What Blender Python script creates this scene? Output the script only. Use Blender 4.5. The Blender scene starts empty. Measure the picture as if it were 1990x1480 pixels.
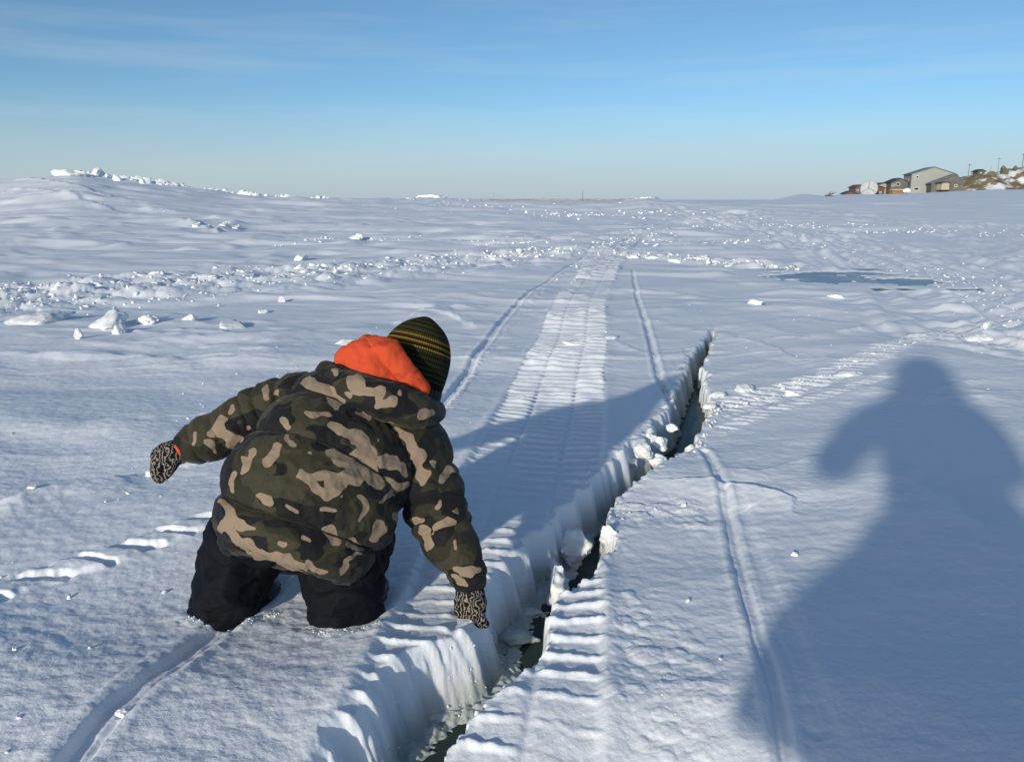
import bpy, bmesh, math, random
import numpy as np
from mathutils import Vector, Matrix, Euler, noise as mn
random.seed(5)
rng = np.random.default_rng(11)
sc = bpy.context.scene
COL = sc.collection
R = math.radians

# ---------------------------------------------------------------- camera, sky, sun
F = 1562.0; PITCH = R(12.7); EYE = 1.0
cd = bpy.data.cameras.new('camera'); cam = bpy.data.objects.new('camera', cd); COL.objects.link(cam)
cam.location = (0, 0, EYE); cam.rotation_euler = (R(90) - PITCH, 0, 0)
cd.sensor_width = 36; cd.lens = 36 * F / 1990; cd.clip_start = 0.02; cd.clip_end = 20000
sc.camera = cam
SUN_EL, SUN_AZ = 14.5, 206.5           # azimuth clockwise from +Y: the sun stands behind and left of the camera
w = bpy.data.worlds.new('World'); sc.world = w; w.use_nodes = True
nt = w.node_tree; bg = nt.nodes['Background']
sky = nt.nodes.new('ShaderNodeTexSky'); sky.sky_type = 'NISHITA'; sky.sun_disc = False
sky.sun_elevation = R(SUN_EL); sky.sun_rotation = R(SUN_AZ)
sky.altitude = 0; sky.air_density = 0.68; sky.dust_density = 0.75; sky.ozone_density = 6.0
tint = nt.nodes.new('ShaderNodeMix'); tint.data_type = 'RGBA'; tint.blend_type = 'MULTIPLY'; tint.inputs['Factor'].default_value = 1
tint.inputs['B'].default_value = (1.53, 1.25, 0.91, 1)          # the phone's white balance
wc = nt.nodes.new('ShaderNodeTexCoord'); wm = nt.nodes.new('ShaderNodeMapping'); wm.inputs['Scale'].default_value = (1.6, 1.6, 22)
wn = nt.nodes.new('ShaderNodeTexNoise'); wn.inputs['Scale'].default_value = 1.3; wn.inputs['Detail'].default_value = 5; wn.inputs['Roughness'].default_value = .55
wr = nt.nodes.new('ShaderNodeMapRange'); wr.inputs['From Min'].default_value = .47; wr.inputs['From Max'].default_value = .75; wr.inputs['To Max'].default_value = .16
cir = nt.nodes.new('ShaderNodeMix'); cir.data_type = 'RGBA'; cir.inputs['B'].default_value = (3.9, 4.9, 5.9, 1)     # thin high cloud
nt.links.new(wc.outputs['Generated'], wm.inputs['Vector']); nt.links.new(wm.outputs[0], wn.inputs['Vector']); nt.links.new(wn.outputs[0], wr.inputs['Value'])
nt.links.new(wr.outputs[0], cir.inputs['Factor']); nt.links.new(sky.outputs[0], cir.inputs['A'])
hs = nt.nodes.new('ShaderNodeSeparateXYZ'); nt.links.new(wc.outputs['Generated'], hs.inputs[0])
hr = nt.nodes.new('ShaderNodeMapRange'); hr.interpolation_type = 'SMOOTHSTEP'; hr.inputs['From Min'].default_value = .0; hr.inputs['From Max'].default_value = .13
hr.inputs['To Min'].default_value = .75; hr.inputs['To Max'].default_value = 0; nt.links.new(hs.outputs['Z'], hr.inputs['Value'])
hz_ = nt.nodes.new('ShaderNodeMix'); hz_.data_type = 'RGBA'; hz_.inputs['B'].default_value = (2.3, 3.3, 5.15, 1)       # low haze all round the horizon
nt.links.new(hr.outputs[0], hz_.inputs['Factor']); nt.links.new(cir.outputs['Result'], hz_.inputs['A'])
nt.links.new(hz_.outputs['Result'], tint.inputs['A']); nt.links.new(tint.outputs['Result'], bg.inputs[0]); bg.inputs[1].default_value = 0.140
sd = bpy.data.lights.new('sun', 'SUN'); sun = bpy.data.objects.new('sun', sd); COL.objects.link(sun)
sd.energy = 3.2; sd.angle = R(1.3); sd.color = (1.0, 0.94, 0.77)
sdir = Vector((math.sin(R(SUN_AZ)) * math.cos(R(SUN_EL)), math.cos(R(SUN_AZ)) * math.cos(R(SUN_EL)), math.sin(R(SUN_EL))))
sun.rotation_euler = sdir.to_track_quat('Z', 'Y').to_euler(); sun.location = sdir * 40
sc.view_settings.view_transform = 'Standard'; sc.view_settings.look = 'None'
sc.view_settings.exposure = 0.0; sc.view_settings.gamma = 1.0; sc.view_settings.use_curve_mapping = False
sc.cycles.max_bounces = 6; sc.cycles.diffuse_bounces = 3

# ---------------------------------------------------------------- helpers
CP, SP = math.cos(PITCH), math.sin(PITCH)
CX, CU = Vector((1, 0, 0)), Vector((0, SP, CP))
def ray(px, py):
    a = (px - 995) / F; b = -(py - 740) / F
    return a, CP + b * SP, -SP + b * CP
def G(px, py, z=0.0):                    # where a sight line meets the level z
    a, y, c = ray(px, py); t = (z - EYE) / c
    return a * t, y * t
def P(px, py, fwd):                      # the point of a sight line at a distance
    a, y, c = ray(px, py); t = fwd / y
    return Vector((a * t, fwd, EYE + c * t))
def sstep(a, b, x):
    t = np.clip((x - a) / (b - a), 0, 1); return t * t * (3 - 2 * t)
def pn(x, y, seed=0):                    # gradient noise
    x = np.asarray(x, dtype=np.float64); y = np.asarray(y, dtype=np.float64)
    xi = np.floor(x).astype(np.int64); yi = np.floor(y).astype(np.int64)
    xf = x - xi; yf = y - yi
    u = xf * xf * xf * (xf * (xf * 6 - 15) + 10); v = yf * yf * yf * (yf * (yf * 6 - 15) + 10)
    def g(ix, iy, dx, dy):
        h = (ix * 374761393 + iy * 668265263 + seed * 974711) & 0xffffffff
        h = ((h ^ (h >> 13)) * 1274126177) & 0xffffffff
        a = ((h ^ (h >> 16)) & 1023) * (2 * math.pi / 1024)
        return np.cos(a) * dx + np.sin(a) * dy
    n00 = g(xi, yi, xf, yf); n10 = g(xi + 1, yi, xf - 1, yf)
    n01 = g(xi, yi + 1, xf, yf - 1); n11 = g(xi + 1, yi + 1, xf - 1, yf - 1)
    return 1.5 * ((n00 * (1 - u) + n10 * u) * (1 - v) + (n01 * (1 - u) + n11 * u) * v)
def domes(x, y, cell, seed, dens=0.6):  # scattered rounded lumps, height 0..1
    X = x / cell; Y = y / cell; xi = np.floor(X).astype(np.int64); yi = np.floor(Y).astype(np.int64)
    out = np.zeros_like(X)
    for i in (-1, 0, 1):
        for j in (-1, 0, 1):
            a = xi + i; b = yi + j
            h = (a * 374761393 + b * 668265263 + seed * 974711) & 0xffffffff
            h = ((h ^ (h >> 13)) * 1274126177) & 0xffffffff; h ^= h >> 16
            r1 = (h & 255) / 255.; r2 = ((h >> 8) & 255) / 255.; r3 = ((h >> 16) & 255) / 255.
            r4 = ((h >> 24) & 255) / 255.
            d2 = (X - a - r1) ** 2 + (Y - b - r2) ** 2
            rad = 0.25 + 0.5 * r3
            hh = np.sqrt(np.clip(1 - d2 / rad ** 2, 0, 1)) * (0.35 + 0.65 * r3) * (r4 < dens)
            out = np.maximum(out, hh)
    return out
def pline(x, y, pts, maxd):              # signed distance (left +) and run along a polyline, for points near it
    d = np.full(x.shape, 9e9); s = np.zeros(x.shape); run = 0.0
    pts = np.array(pts)
    lo = pts.min(0) - maxd; hi = pts.max(0) + maxd
    m = np.nonzero((x > lo[0]) & (x < hi[0]) & (y > lo[1]) & (y < hi[1]))[0]
    if len(m) == 0: return m, d[m], s[m]
    xx, yy = x[m], y[m]; dd = np.full(xx.shape, 9e9); ss = np.zeros(xx.shape)
    for (ax, ay), (bx, by) in zip(pts[:-1], pts[1:]):
        L = math.hypot(bx - ax, by - ay); ux, uy = (bx - ax) / L, (by - ay) / L
        t = np.clip((xx - ax) * ux + (yy - ay) * uy, 0, L)
        ex = xx - ax - t * ux; ey = yy - ay - t * uy
        e = np.hypot(ex, ey); sg = np.where(ux * ey - uy * ex >= 0, 1, -1)
        k = e < np.abs(dd); dd = np.where(k, e * sg, dd); ss = np.where(k, run + t, ss)
        run += L
    k = np.abs(dd) < maxd
    return m[k], dd[k], ss[k]
def catmull(pts, n):
    pts = np.array(pts, dtype=float); k = len(pts); out = []
    q = np.vstack([2 * pts[0] - pts[1], pts, 2 * pts[-1] - pts[-2]])
    for t in np.linspace(0, k - 1 - 1e-9, n):
        i = int(t); f = t - i; p0, p1, p2, p3 = q[i:i + 4]
        out.append(0.5 * (2 * p1 + (p2 - p0) * f + (2 * p0 - 5 * p1 + 4 * p2 - p3) * f * f + (3 * p1 - p0 - 3 * p2 + p3) * f ** 3))
    return np.array(out)
def GP(*pix, z=0.0, n=0):
    p = [G(a, b, z) for a, b in pix]
    return catmull(p, n) if n else np.array(p)

def props(o, label=None, cat=None, group=None, kind=None):
    for k, v in (('label', label), ('category', cat), ('group', group), ('kind', kind)):
        if v: o[k] = v
    return o
def empty(name, loc, label, cat, group=None, rz=0):
    o = bpy.data.objects.new(name, None); COL.objects.link(o); o.location = loc; o.rotation_euler.z = rz
    o.empty_display_size = 0.1
    return props(o, label, cat, group)
def link(name, me, mat=None, parent=None, smooth=True):
    o = bpy.data.objects.new(name, me); COL.objects.link(o)
    if mat is not None:
        me.materials.clear(); me.materials.append(mat)
    if smooth: me.shade_smooth()
    if parent:
        o.parent = parent
    return o
def np_mesh(name, v, faces_flat, counts):
    me = bpy.data.meshes.new(name); v = np.asarray(v, dtype=np.float32)
    me.vertices.add(len(v)); me.vertices.foreach_set('co', v.ravel())
    ff = np.asarray(faces_flat, dtype=np.int32).ravel(); c = np.asarray(counts, dtype=np.int32)
    me.loops.add(len(ff)); me.loops.foreach_set('vertex_index', ff)
    me.polygons.add(len(c)); st = np.zeros(len(c), dtype=np.int32); st[1:] = np.cumsum(c)[:-1]
    me.polygons.foreach_set('loop_start', st); me.polygons.foreach_set('loop_total', c)
    me.update(calc_edges=True); me.validate()
    return me

# ---------------------------------------------------------------- materials
def mat(name, col=(.8, .8, .8), rough=.6, spec=.3, bump=None, var=None):
    m = bpy.data.materials.new(name); m.use_nodes = True
    n = m.node_tree; b = n.nodes['Principled BSDF']
    b.inputs['Base Color'].default_value = (*col, 1); b.inputs['Roughness'].default_value = rough
    b.inputs['Specular IOR Level'].default_value = spec
    tc = n.nodes.new('ShaderNodeTexCoord')
    if var:                               # (scale, second colour, low, high)
        t = n.nodes.new('ShaderNodeTexNoise'); t.inputs['Scale'].default_value = var[0]; t.inputs['Detail'].default_value = 5
        n.links.new(tc.outputs['Object'], t.inputs['Vector'])
        r = n.nodes.new('ShaderNodeValToRGB'); r.color_ramp.elements[0].position = var[2]; r.color_ramp.elements[1].position = var[3]
        r.color_ramp.elements[0].color = (*col, 1); r.color_ramp.elements[1].color = (*var[1], 1)
        n.links.new(t.outputs[0], r.inputs[0]); n.links.new(r.outputs[0], b.inputs['Base Color'])
    if bump:                              # list of (scale, distance, detail)
        prev = None
        for sc_, di, de in bump:
            t = n.nodes.new('ShaderNodeTexNoise'); t.inputs['Scale'].default_value = sc_; t.inputs['Detail'].default_value = de
            n.links.new(tc.outputs['Object'], t.inputs['Vector'])
            bp = n.nodes.new('ShaderNodeBump'); bp.inputs['Distance'].default_value = di; bp.inputs['Strength'].default_value = 1
            n.links.new(t.outputs[0], bp.inputs['Height'])
            if prev: n.links.new(prev.outputs[0], bp.inputs['Normal'])
            prev = bp
        n.links.new(prev.outputs[0], b.inputs['Normal'])
    return m
def pbsdf(m): return m.node_tree.nodes['Principled BSDF']

M = {}
SNOWC = (.865, .89, .955)
def snow_ground():
    m = mat('packed_snow', SNOWC, .55, .25, bump=[(70, .0012, 4), (300, .0008, 3)])
    n = m.node_tree; b = pbsdf(m)
    at = n.nodes.new('ShaderNodeAttribute'); at.attribute_name = 'icy_shade'
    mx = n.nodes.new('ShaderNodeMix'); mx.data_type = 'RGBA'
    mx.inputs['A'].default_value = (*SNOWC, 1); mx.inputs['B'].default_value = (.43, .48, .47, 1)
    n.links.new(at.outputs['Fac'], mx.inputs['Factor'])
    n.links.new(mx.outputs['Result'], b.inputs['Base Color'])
    return m
M['ground'] = snow_ground()
def world_coords(m):
    n = m.node_tree; g = n.nodes.new('ShaderNodeNewGeometry')
    for l in list(n.links):
        if l.from_node.type == 'TEX_COORD': n.links.new(g.outputs['Position'], l.to_socket)
    return m
M['snow'] = world_coords(mat('broken_snow', (.87, .885, .905), .55, .25, bump=[(40, .004, 4), (200, .001, 3)]))
M['ice'] = world_coords(mat('wet_ice', (.58, .64, .64), .28, .5, bump=[(30, .006, 4), (140, .0015, 3)], var=(18, (.42, .48, .475), .4, .65)))
# ---------------------------------------------------------------- the snow-covered sea ice
WATER_Z = -0.185
ZR = -0.045
# rims of the crack: left rim, foot of the left wall (at the water), rim of the right slab
RIML = [(560, 1560), (640, 1480), (700, 1405), (765, 1335), (835, 1275), (905, 1238), (950, 1196), (978, 1120), (1020, 1060), (1080, 1005),
        (1120, 965), (1170, 925), (1215, 890), (1262, 850), (1290, 815), (1312, 780), (1325, 745), (1333, 715), (1347, 680), (1362, 655), (1380, 641)]
FOOT = [(700, 1560), (770, 1480), (850, 1385), (925, 1315), (985, 1250), (1040, 1175), (1062, 1110), (1115, 1052), (1160, 1018), (1190, 972),
        (1235, 935), (1270, 905), (1300, 886), (1318, 840), (1332, 800), (1344, 755), (1350, 720), (1358, 690), (1368, 662), (1382, 641)]
RIMR = [(770, 1560), (828, 1480), (880, 1425), (940, 1362), (1000, 1305), (1068, 1258), (1066, 1200), (1075, 1165), (1140, 1112), (1172, 1078), (1205, 1040),
        (1172, 1015), (1200, 965), (1240, 938), (1290, 905), (1335, 882), (1352, 872), (1365, 830), (1388, 795), (1374, 745), (1368, 705), (1385, 675), (1386, 641)]
def curve(pts, z):
    a = np.array([G(px, py, z) for px, py in pts]); k = np.argsort(a[:, 1]); a = a[k]
    n = len(a); xs, ys = [], []
    return a[:, 0], a[:, 1]
cLx, cLy = curve(RIML, 0.0); cFx, cFy = curve(FOOT, WATER_Z); cRx, cRy = curve(RIMR, ZR)
YEND = float(cLy[-1])
def ext(y, cx, cy):
    sl = (cx[2] - cx[0]) / (cy[2] - cy[0])
    return np.where(y < cy[0], cx[0] + (y - cy[0]) * .75, np.interp(y, cy, cx))
def crack_x(y):
    j = .010 * pn(y * 11, y * 0 + 3.3, 1) + .006 * pn(y * 31, y * 0 + 1.7, 2) + .003 * pn(y * 90, y * 0 + 5.7, 5)
    k = .012 * pn(y * 9, y * 0 + 7.3, 3) + .007 * pn(y * 27, y * 0 + 9.7, 4) + .005 * pn(y * 80, y * 0 + 2.2, 6)
    fade = sstep(YEND + .05, YEND - .6, y) * (1 + 1.6 * sstep(2.4, 4.2, y))
    xl = ext(y, cLx, cLy) + j * fade; xf = ext(y, cFx, cFy) + (j + .3 * k) * fade; xr = ext(y, cRx, cRy) + k * fade
    xf = np.maximum(xf, xl + .01); xr = np.maximum(xr, xf)
    nar = np.clip((YEND - y) / 1.3, 0, 1) ** .85 * (1 + .22 * pn(y * 17, y * 0 + 4.4, 7)); xm = .2 * xl + .8 * xr
    xf = xl + (xf - xl) * (1 - .45 * sstep(3.2, 4.2, y))
    xl = xm + (xl - xm) * nar; xf = xm + (xf - xm) * nar; xr = xm + (xr - xm) * nar
    op = sstep(YEND + .01, YEND - .06, y) * sstep(-2.5, -1.0, y)
    return xl, xf, xr, op

TRACK = GP((880, 1480), (945, 1300), (1010, 1000), (1040, 900), (1072, 800), (1090, 720), (1112, 657), (1129, 585), (1158, 541), (1198, 493), (1238, 452), (1262, 430), n=60)
TRACK = np.vstack([[TRACK[0] - (TRACK[1] - TRACK[0]) / np.linalg.norm(TRACK[1] - TRACK[0]) * 1.5], TRACK])
SKI_L = GP((100, 1570), (190, 1452), (245, 1387), (325, 1316), (405, 1245), (455, 1203), (640, 1025), (800, 860), (880, 762), (925, 690), (985, 612), (1040, 560), (1085, 535), (1130, 505), (1190, 462), n=60)
SKI_R1 = GP((1230, 530), (1238, 575), (1258, 640), (1280, 720), (1315, 800), (1330, 840), n=24)
SKI_R2 = GP((1370, 880), (1400, 945), (1418, 1020), (1446, 1130), (1490, 1290), (1545, 1480), (1580, 1600), n=30, z=ZR)
SKI_R3 = GP((1425, 960), (1455, 1060), (1490, 1160), (1530, 1250), (1590, 1400), n=20, z=ZR)
# ridges with a lit near ramp and a steep far side: (points, height, ramp, drop, level)
RIDGES = [
    (GP((-60, 1000), (20, 985), (100, 962), (180, 948), (290, 925), n=14), .036, .22, .035),
    (GP((300, 912), (360, 905), (430, 900)), .02, .1, .02),
    (GP((1262, 938), (1330, 943), (1400, 952), (1480, 962), (1520, 970), (1540, 992), (1568, 1003), n=20, z=ZR), .026, .3, .03),
    (GP((1395, 915), (1470, 925), (1540, 905), (1600, 890), n=12, z=ZR), .012, .12, .02),
    (GP((1690, 905), (1750, 940), (1830, 1010), (1890, 1072), (1930, 1085), (2000, 1010), n=24, z=ZR), .03, .5, .12),
    (GP((1390, 645), (1480, 660), (1560, 690), (1640, 680), n=12), .02, .25, .05),
    (GP((1180, 655), (1240, 680), (1300, 690), (1340, 680), n=10), .012, .1, .04),
    (GP((170, 818), (320, 815), (470, 790), n=10), .03, .35, .06),
    (GP((330, 640), (480, 655), (640, 640), (740, 620), n=12), .05, .6, .12),
    (GP((0, 690), (200, 690), (420, 700), (600, 690), n=12), .03, .5, .12),
    (GP((760, 630), (860, 595), (960, 600), n=10), .03, .3, .08),
    (GP((930, 640), (880, 610), (800, 600), n=10), .02, .2, .06),
    (GP((1390, 590), (1500, 600), (1660, 605), n=10), .025, .5, .12),
    (GP((1540, 655), (1640, 640), (1760, 622), n=10), .03, .18, .05),
    (GP((1650, 740), (1800, 770), (1990, 765), n=10), .02, .2, .05),
    (GP((1780, 790), (1840, 750), (1900, 730), n=8), .015, .1, .04),
    (GP((340, 440), (420, 452), (470, 440)), .16, .8, .3), (GP((0, 412), (150, 424), (320, 434)), .1, .6, .3),
    (GP((0, 420), (150, 430), (280, 440)), .08, .6, .3),
    (GP((600, 462), (700, 466), (900, 470), (1200, 474), (1400, 470), (1550, 480)), .06, .5, .3),
    (GP((700, 395), (760, 412), (850, 428), (960, 432)), .12, 1.5, .6),
]
# old scalloped tracks: (points, half width, period, depth)
SCALLOPS = [
    (GP((-80, 1190), (0, 1160), (130, 1115), (260, 1075), (400, 1025), (470, 1000), n=24), .046, .128, .036),
    (GP((1385, 800), (1480, 768), (1570, 748), (1660, 715), (1760, 675), (1860, 640), n=24, z=ZR), .10, .10, .022),
    (GP((1400, 838), (1500, 800), (1620, 770), (1720, 740), n=16, z=ZR), .04, .08, .014),
    (GP((1060, 560), (980, 640), (900, 740), (870, 800)), .03, .06, .01),
]
def RUB(x, y):                            # where the surface is broken into lumps
    m = np.zeros_like(x)
    for pts, hw, a in RUBBLE:
        k, d, s = pline(x, y, pts, hw * 2.2)
        m[k] = np.maximum(m[k], a * sstep(hw * 2.2, hw * .5, np.abs(d)))
    return m
RUBBLE = [
    (GP((380, 1205), (460, 1210), (540, 1195)), .04, .2), (GP((600, 1228), (670, 1236), (735, 1222)), .035, .2),
    (GP((-150, 590), (0, 575), (300, 552), (600, 535), (800, 515), (1000, 500), (1120, 490), n=20), 1.0, 1.0),
    (GP((1215, 497), (1300, 500), (1400, 510), (1520, 518), n=12), .45, 1.0),
    (GP((1180, 1000), (1260, 985), (1330, 1000), z=ZR), .09, .35),
    (GP((1230, 1190), (1270, 1250), (1300, 1320), z=ZR), .09, .26),
    (GP((1250, 1340), (1290, 1390), (1330, 1400), z=ZR), .06, .26),
    (GP((1140, 950), (1190, 905), (1245, 862), (1285, 825)), .07, .45),
    (GP((1400, 800), (1480, 778), (1570, 752), z=ZR), .12, .32),
    (GP((1310, 860), (1318, 800), (1330, 760), (1345, 700)), .05, .35),
    (GP((1900, 660), (1960, 640), (2040, 620)), .3, .4),
    (GP((640, 400), (760, 402), (900, 410), (1100, 412)), 5, .9),
    (GP((1060, 470), (1200, 462), (1350, 470), (1500, 480)), 1.5, .5),
]
HILL_T = np.array([-2, -1.2, -.85, -.637, -.573, -.528, -.477, -.425, -.381, -.33, -.252, -.12, -.09, 0, .13, .16, .19, .4, 2])
HILL_Z = np.array([1.0, 1.2, 1.7, 2.1, 2.6, 2.75, 2.35, 2.0, 1.6, 1.3, 1.05, .95, 1.0, .8, .75, 1.1, .8, .6, .5])
_t = np.linspace(-2.2, 2.2, 1761); _z = np.interp(_t, HILL_T, HILL_Z); _k = np.exp(-(np.linspace(-2.5, 2.5, 31)) ** 2); _k /= _k.sum()
HILL_T, HILL_Z = _t[15:-15], np.convolve(_z, _k, 'valid')
def shore(x, y):
    t = x / np.maximum(y, 1)
    return (2.35 * sstep(.26, .42, t) + 1.35 * sstep(.44, .60, t)) * sstep(70, 250, y) + 2.2 * np.exp(-((t - .352) / .026) ** 2) * np.exp(-((y - 420) / 60) ** 2)
def H(x, y, sp=None, parts=False):
    x = np.asarray(x, dtype=np.float64).ravel(); y = np.asarray(y, dtype=np.float64).ravel()
    if sp is None: sp = np.maximum(np.abs(y) ** 2 / 800, .002) * .9
    def oct_(wl): return sstep(1.2, 3.2, wl / sp)
    t = x / np.maximum(y, 1.0)
    z = np.interp(t, HILL_T, HILL_Z) * sstep(22, 62, y) * sstep(.3, 1, 1 + 0 * y) * (1 - .6 * sstep(64, 90, y)) * sstep(400, 120, y)
    z += shore(x, y)
    # drifts
    far = sstep(6, 22, y)
    amp = 1 - .75 * sstep(.30, .62, t) * far
    wx = x + .9 * pn(x * .5, y * .5, 21); wy = y + .5 * pn(x * .6, y * .6, 22)
    z += amp * (.10 * far * pn(wx * .11, wy * .2, 31) + (.035 + .05 * far) * pn(wx * .4, wy * .75, 32))
    dr = pn(wx * 1.1 + 4, wy * 2.0, 33)
    z += amp * oct_(.6) * (.011 + .008 * sstep(.2, -.6, x) * sstep(2.2, 3.2, y) + .025 * far) * (dr - .7 * np.abs(pn(wx * .8, wy * 1.7, 34)))
    calm = 1 - .6 * sstep(1.1, 1.5, x) * sstep(4, 3, y)
    z += oct_(.25) * .0034 * pn(x * 3.2, y * 5.0, 35) * calm
    z += oct_(.1) * .0017 * pn(x * 9 + 2 * y, y * 15, 36) * calm
    z += oct_(.05) * .0015 * pn(x * 24, y * 30, 37) * calm
    z += oct_(.02) * .0007 * pn(x * 66, y * 75, 38) + oct_(.012) * .0004 * pn(x * 150, y * 160, 39)
    # wind crust standing up in the middle distance and beyond
    for wl, am, y0, y1, sd in ((.2, .015, 4.5, 14, 40), (.45, .038, 6.5, 26, 41), (1.3, .095, 11, 48, 42), (3.5, .21, 26, 140, 43), (9., .40, 80, 500, 44)):
        k = np.nonzero((y > y0 * .7) & (y < y1 * 1.5))[0]
        if len(k) == 0: continue
        xx, yy = wx[k], wy[k]
        e = sstep(y0 * .7, y0 * 1.3, y[k]) * sstep(y1 * 1.5, y1 * .8, y[k]) * oct_(wl * .6)[k]
        n = pn(xx / (wl * 2.4), yy / wl, sd) + .5 * pn(xx / wl, yy / (wl * .5), sd + 5) - .18 + .5 * pn(xx / (wl * 9), yy / (wl * 6), sd + 9)
        z[k] += am * e * np.clip(n, 0, 1.2)
    # ridges
    for pts, h, ramp, drop in RIDGES:
        k, d, s = pline(x, y, pts, max(ramp, drop) * 1.2)
        if len(k) == 0: continue
        d = d + ramp * .12 * pn(x[k] / ramp * 2.2, y[k] / ramp * 2.2, 51) + drop * .3 * pn(x[k] / drop, y[k] / drop, 52)
        s1 = np.sum(np.hypot(*np.diff(pts, axis=0).T))
        env = sstep(0, .22, s / s1) * sstep(1, .78, s / s1) * (.75 + .5 * pn(s / ramp, s * 0 + 2.5, 53))
        # near side is on the right of a left-to-right line
        z[k] += h * env * np.where(d < 0, np.clip(1 + d / ramp, 0, 1) ** 1.6, sstep(drop, 0, d))
    for pts, hw, per, dep in SCALLOPS:
        k, d, s = pline(x, y, pts, hw * 2.5)
        if len(k) == 0: continue
        ph = s / per + .35 * pn(s / per * .7, s * 0, 54)
        wv = np.abs(((ph + .25 * d / hw) % 1) - .5) * 2
        e = sstep(hw * 1.5, hw * .8, np.abs(d + hw * .4 * pn(x[k] / hw, y[k] / hw, 56))) * (.65 + .6 * pn(s / per * .45, s * 0 + 4, 55))
        z[k] += e * dep * (sstep(.22, .46, wv + .12 * pn(x[k] * 40, y[k] * 40, 57)) - .55)
    # rubble lumps
    rb = RUB(x, y); k = np.nonzero(rb > .01)[0]
    if len(k):
        xx, yy = x[k], y[k]; q = np.where(yy > 6, 1.0, .0)
        big = domes(xx + .1 * pn(xx * 3, yy * 3, 61), yy, .34, 62, .6) * .085 + domes(xx, yy, .17, 63, .6) * .04
        sml = domes(xx, yy, .06, 64, .6) * .022 + domes(xx, yy, .028, 65, .55) * .010 + domes(xx, yy, .014, 66, .5) * .005
        z[k] += rb[k] * np.where(yy > 6, big * .75, sml)
    # wide trail on the right: packed lanes
    for pts, hw in ((GP((2150, 640), (1990, 575), (1850, 530), (1700, 490), (1560, 455), (1430, 435), (1290, 422), n=30), 1.3),
                    (GP((2100, 500), (1900, 445), (1700, 432), (1500, 425), (1300, 440), n=30), 1.4)):
        k, d, s = pline(x, y, pts, hw * 1.6)
        e = sstep(hw * 1.6, hw, np.abs(d))
        z[k] += e * (.05 * pn(d / .18, s * .3, 71) + .05 * pn(d / .45, s * .5, 73) - .04 + .05 * np.abs(pn(x[k] * 2, y[k] * 3, 72)))
    # snowmobile track: belt prints across it
    k, d, s = pline(x, y, TRACK, .42)
    hw = .25
    inn = sstep(hw + .02, hw - .012, np.abs(d + .012 * pn(s * 2.5, s * 0, 81)))
    wear = .62 + .5 * pn(s * 1.3, d * 3, 82) + .4 * pn(s * 5, d * 9, 87)
    ph = (s + .012 * pn(d * 7, s * 2, 83) + .004 * pn(d * 40, s * 6, 86)) / np.where(s > 10.5, .32, np.where(s > 6.3, .17, np.where(s > 4.4, .115, .077)))
    wv = 1 - np.abs((ph % 1) - .5) * 2
    near_ = sstep(3.5, 2.2, y[k]); fr = ph % 1; saw = np.where(fr < .38, np.clip(fr / .38, 0, 1), 1 - sstep(.38, 1.0, fr)); fk = sstep(3.6, 4.8, s)
    ridge = sstep(.45 + .12 * near_, .97, wv) * (1 - fk) + saw * fk
    lod = sstep(34, 18, y[k])
    near = sstep(3.5, 2.2, y[k])
    ridge = ridge * (1 + .45 * pn(x[k] * 38, y[k] * 38, 84) * near) + .25 * near * np.abs(pn(x[k] * 75, y[k] * 75, 85)) * ridge
    rise = .009 + .0025 * near + .024 * fk + .010 * sstep(6.1, 6.6, s) + .035 * sstep(10.3, 10.8, s)
    belts = np.exp(-((np.abs(d) - .10) / .012) ** 2)
    side = np.exp(-((np.abs(d) - hw - .025) / .025) ** 2)
    z[k] += inn * (-.010 + np.maximum(np.clip(wear, .15, 1.1), .6 * fk) * (rise * ridge * (1 - (.8 - .55 * fk) * belts)) * (.35 + .65 * lod) - .004 * belts * (1 - .75 * fk)) + .006 * side * (1 - .6 * fk)
    trz = np.zeros_like(x); trz[k] = inn * np.clip(wear, .15, 1.1) * rise * ridge
    tr = np.zeros_like(x); tr[k] = inn * ridge * np.clip(wear, .3, 1.1)
    # ski grooves
    for pts, hw2, dep in ((SKI_L[:26], .036, .026), (SKI_L[25:], .03, .018), (SKI_R1, .026, .020), (SKI_R2, .024, .015), (SKI_R3, .05, .006)):
        k, d, s = pline(x, y, pts, .25)
        d = d + .006 * pn(s * 2, s * 0, 91) + .003 * pn(s * 14, d * 30, 92)
        g = sstep(hw2, hw2 * .45, np.abs(d)); b = np.exp(-((np.abs(d) - hw2 * 1.45) / (hw2 * .4)) ** 2)
        mid = np.exp(-((d + .004) / .006) ** 2) * .35
        z[k] += -dep * g * (1 - .5 * mid) * (.8 + .4 * pn(s * 1.7, s * 0 + 1, 93)) + .30 * dep * b * (.7 + .5 * pn(s * 9, d * 30, 94))
    # the near left slab tips gently away from the sun
    z += .05 * np.clip(1.85 - y, 0, .75) * sstep(.3, -.1, x) * sstep(-1, 1.0, y) + sstep(.0, -.3, x) * sstep(2.6, 1.8, y) * oct_(.05) * .0012 * pn(x * 33, y * 29, 40)
    # shelf that falls away on the near left slab
    z -= .075 * sstep(0, .5, (x + .62) + (1.30 - y) * .55) * sstep(1.62, 1.2, y) * sstep(1.2, .4, x)
    # hollow beneath the patch of open water
    k = np.nonzero((y > 7) & (y < 16) & (x > 2) & (x < 9))[0]
    pm = np.zeros_like(x); wide = np.zeros_like(x)
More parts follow.
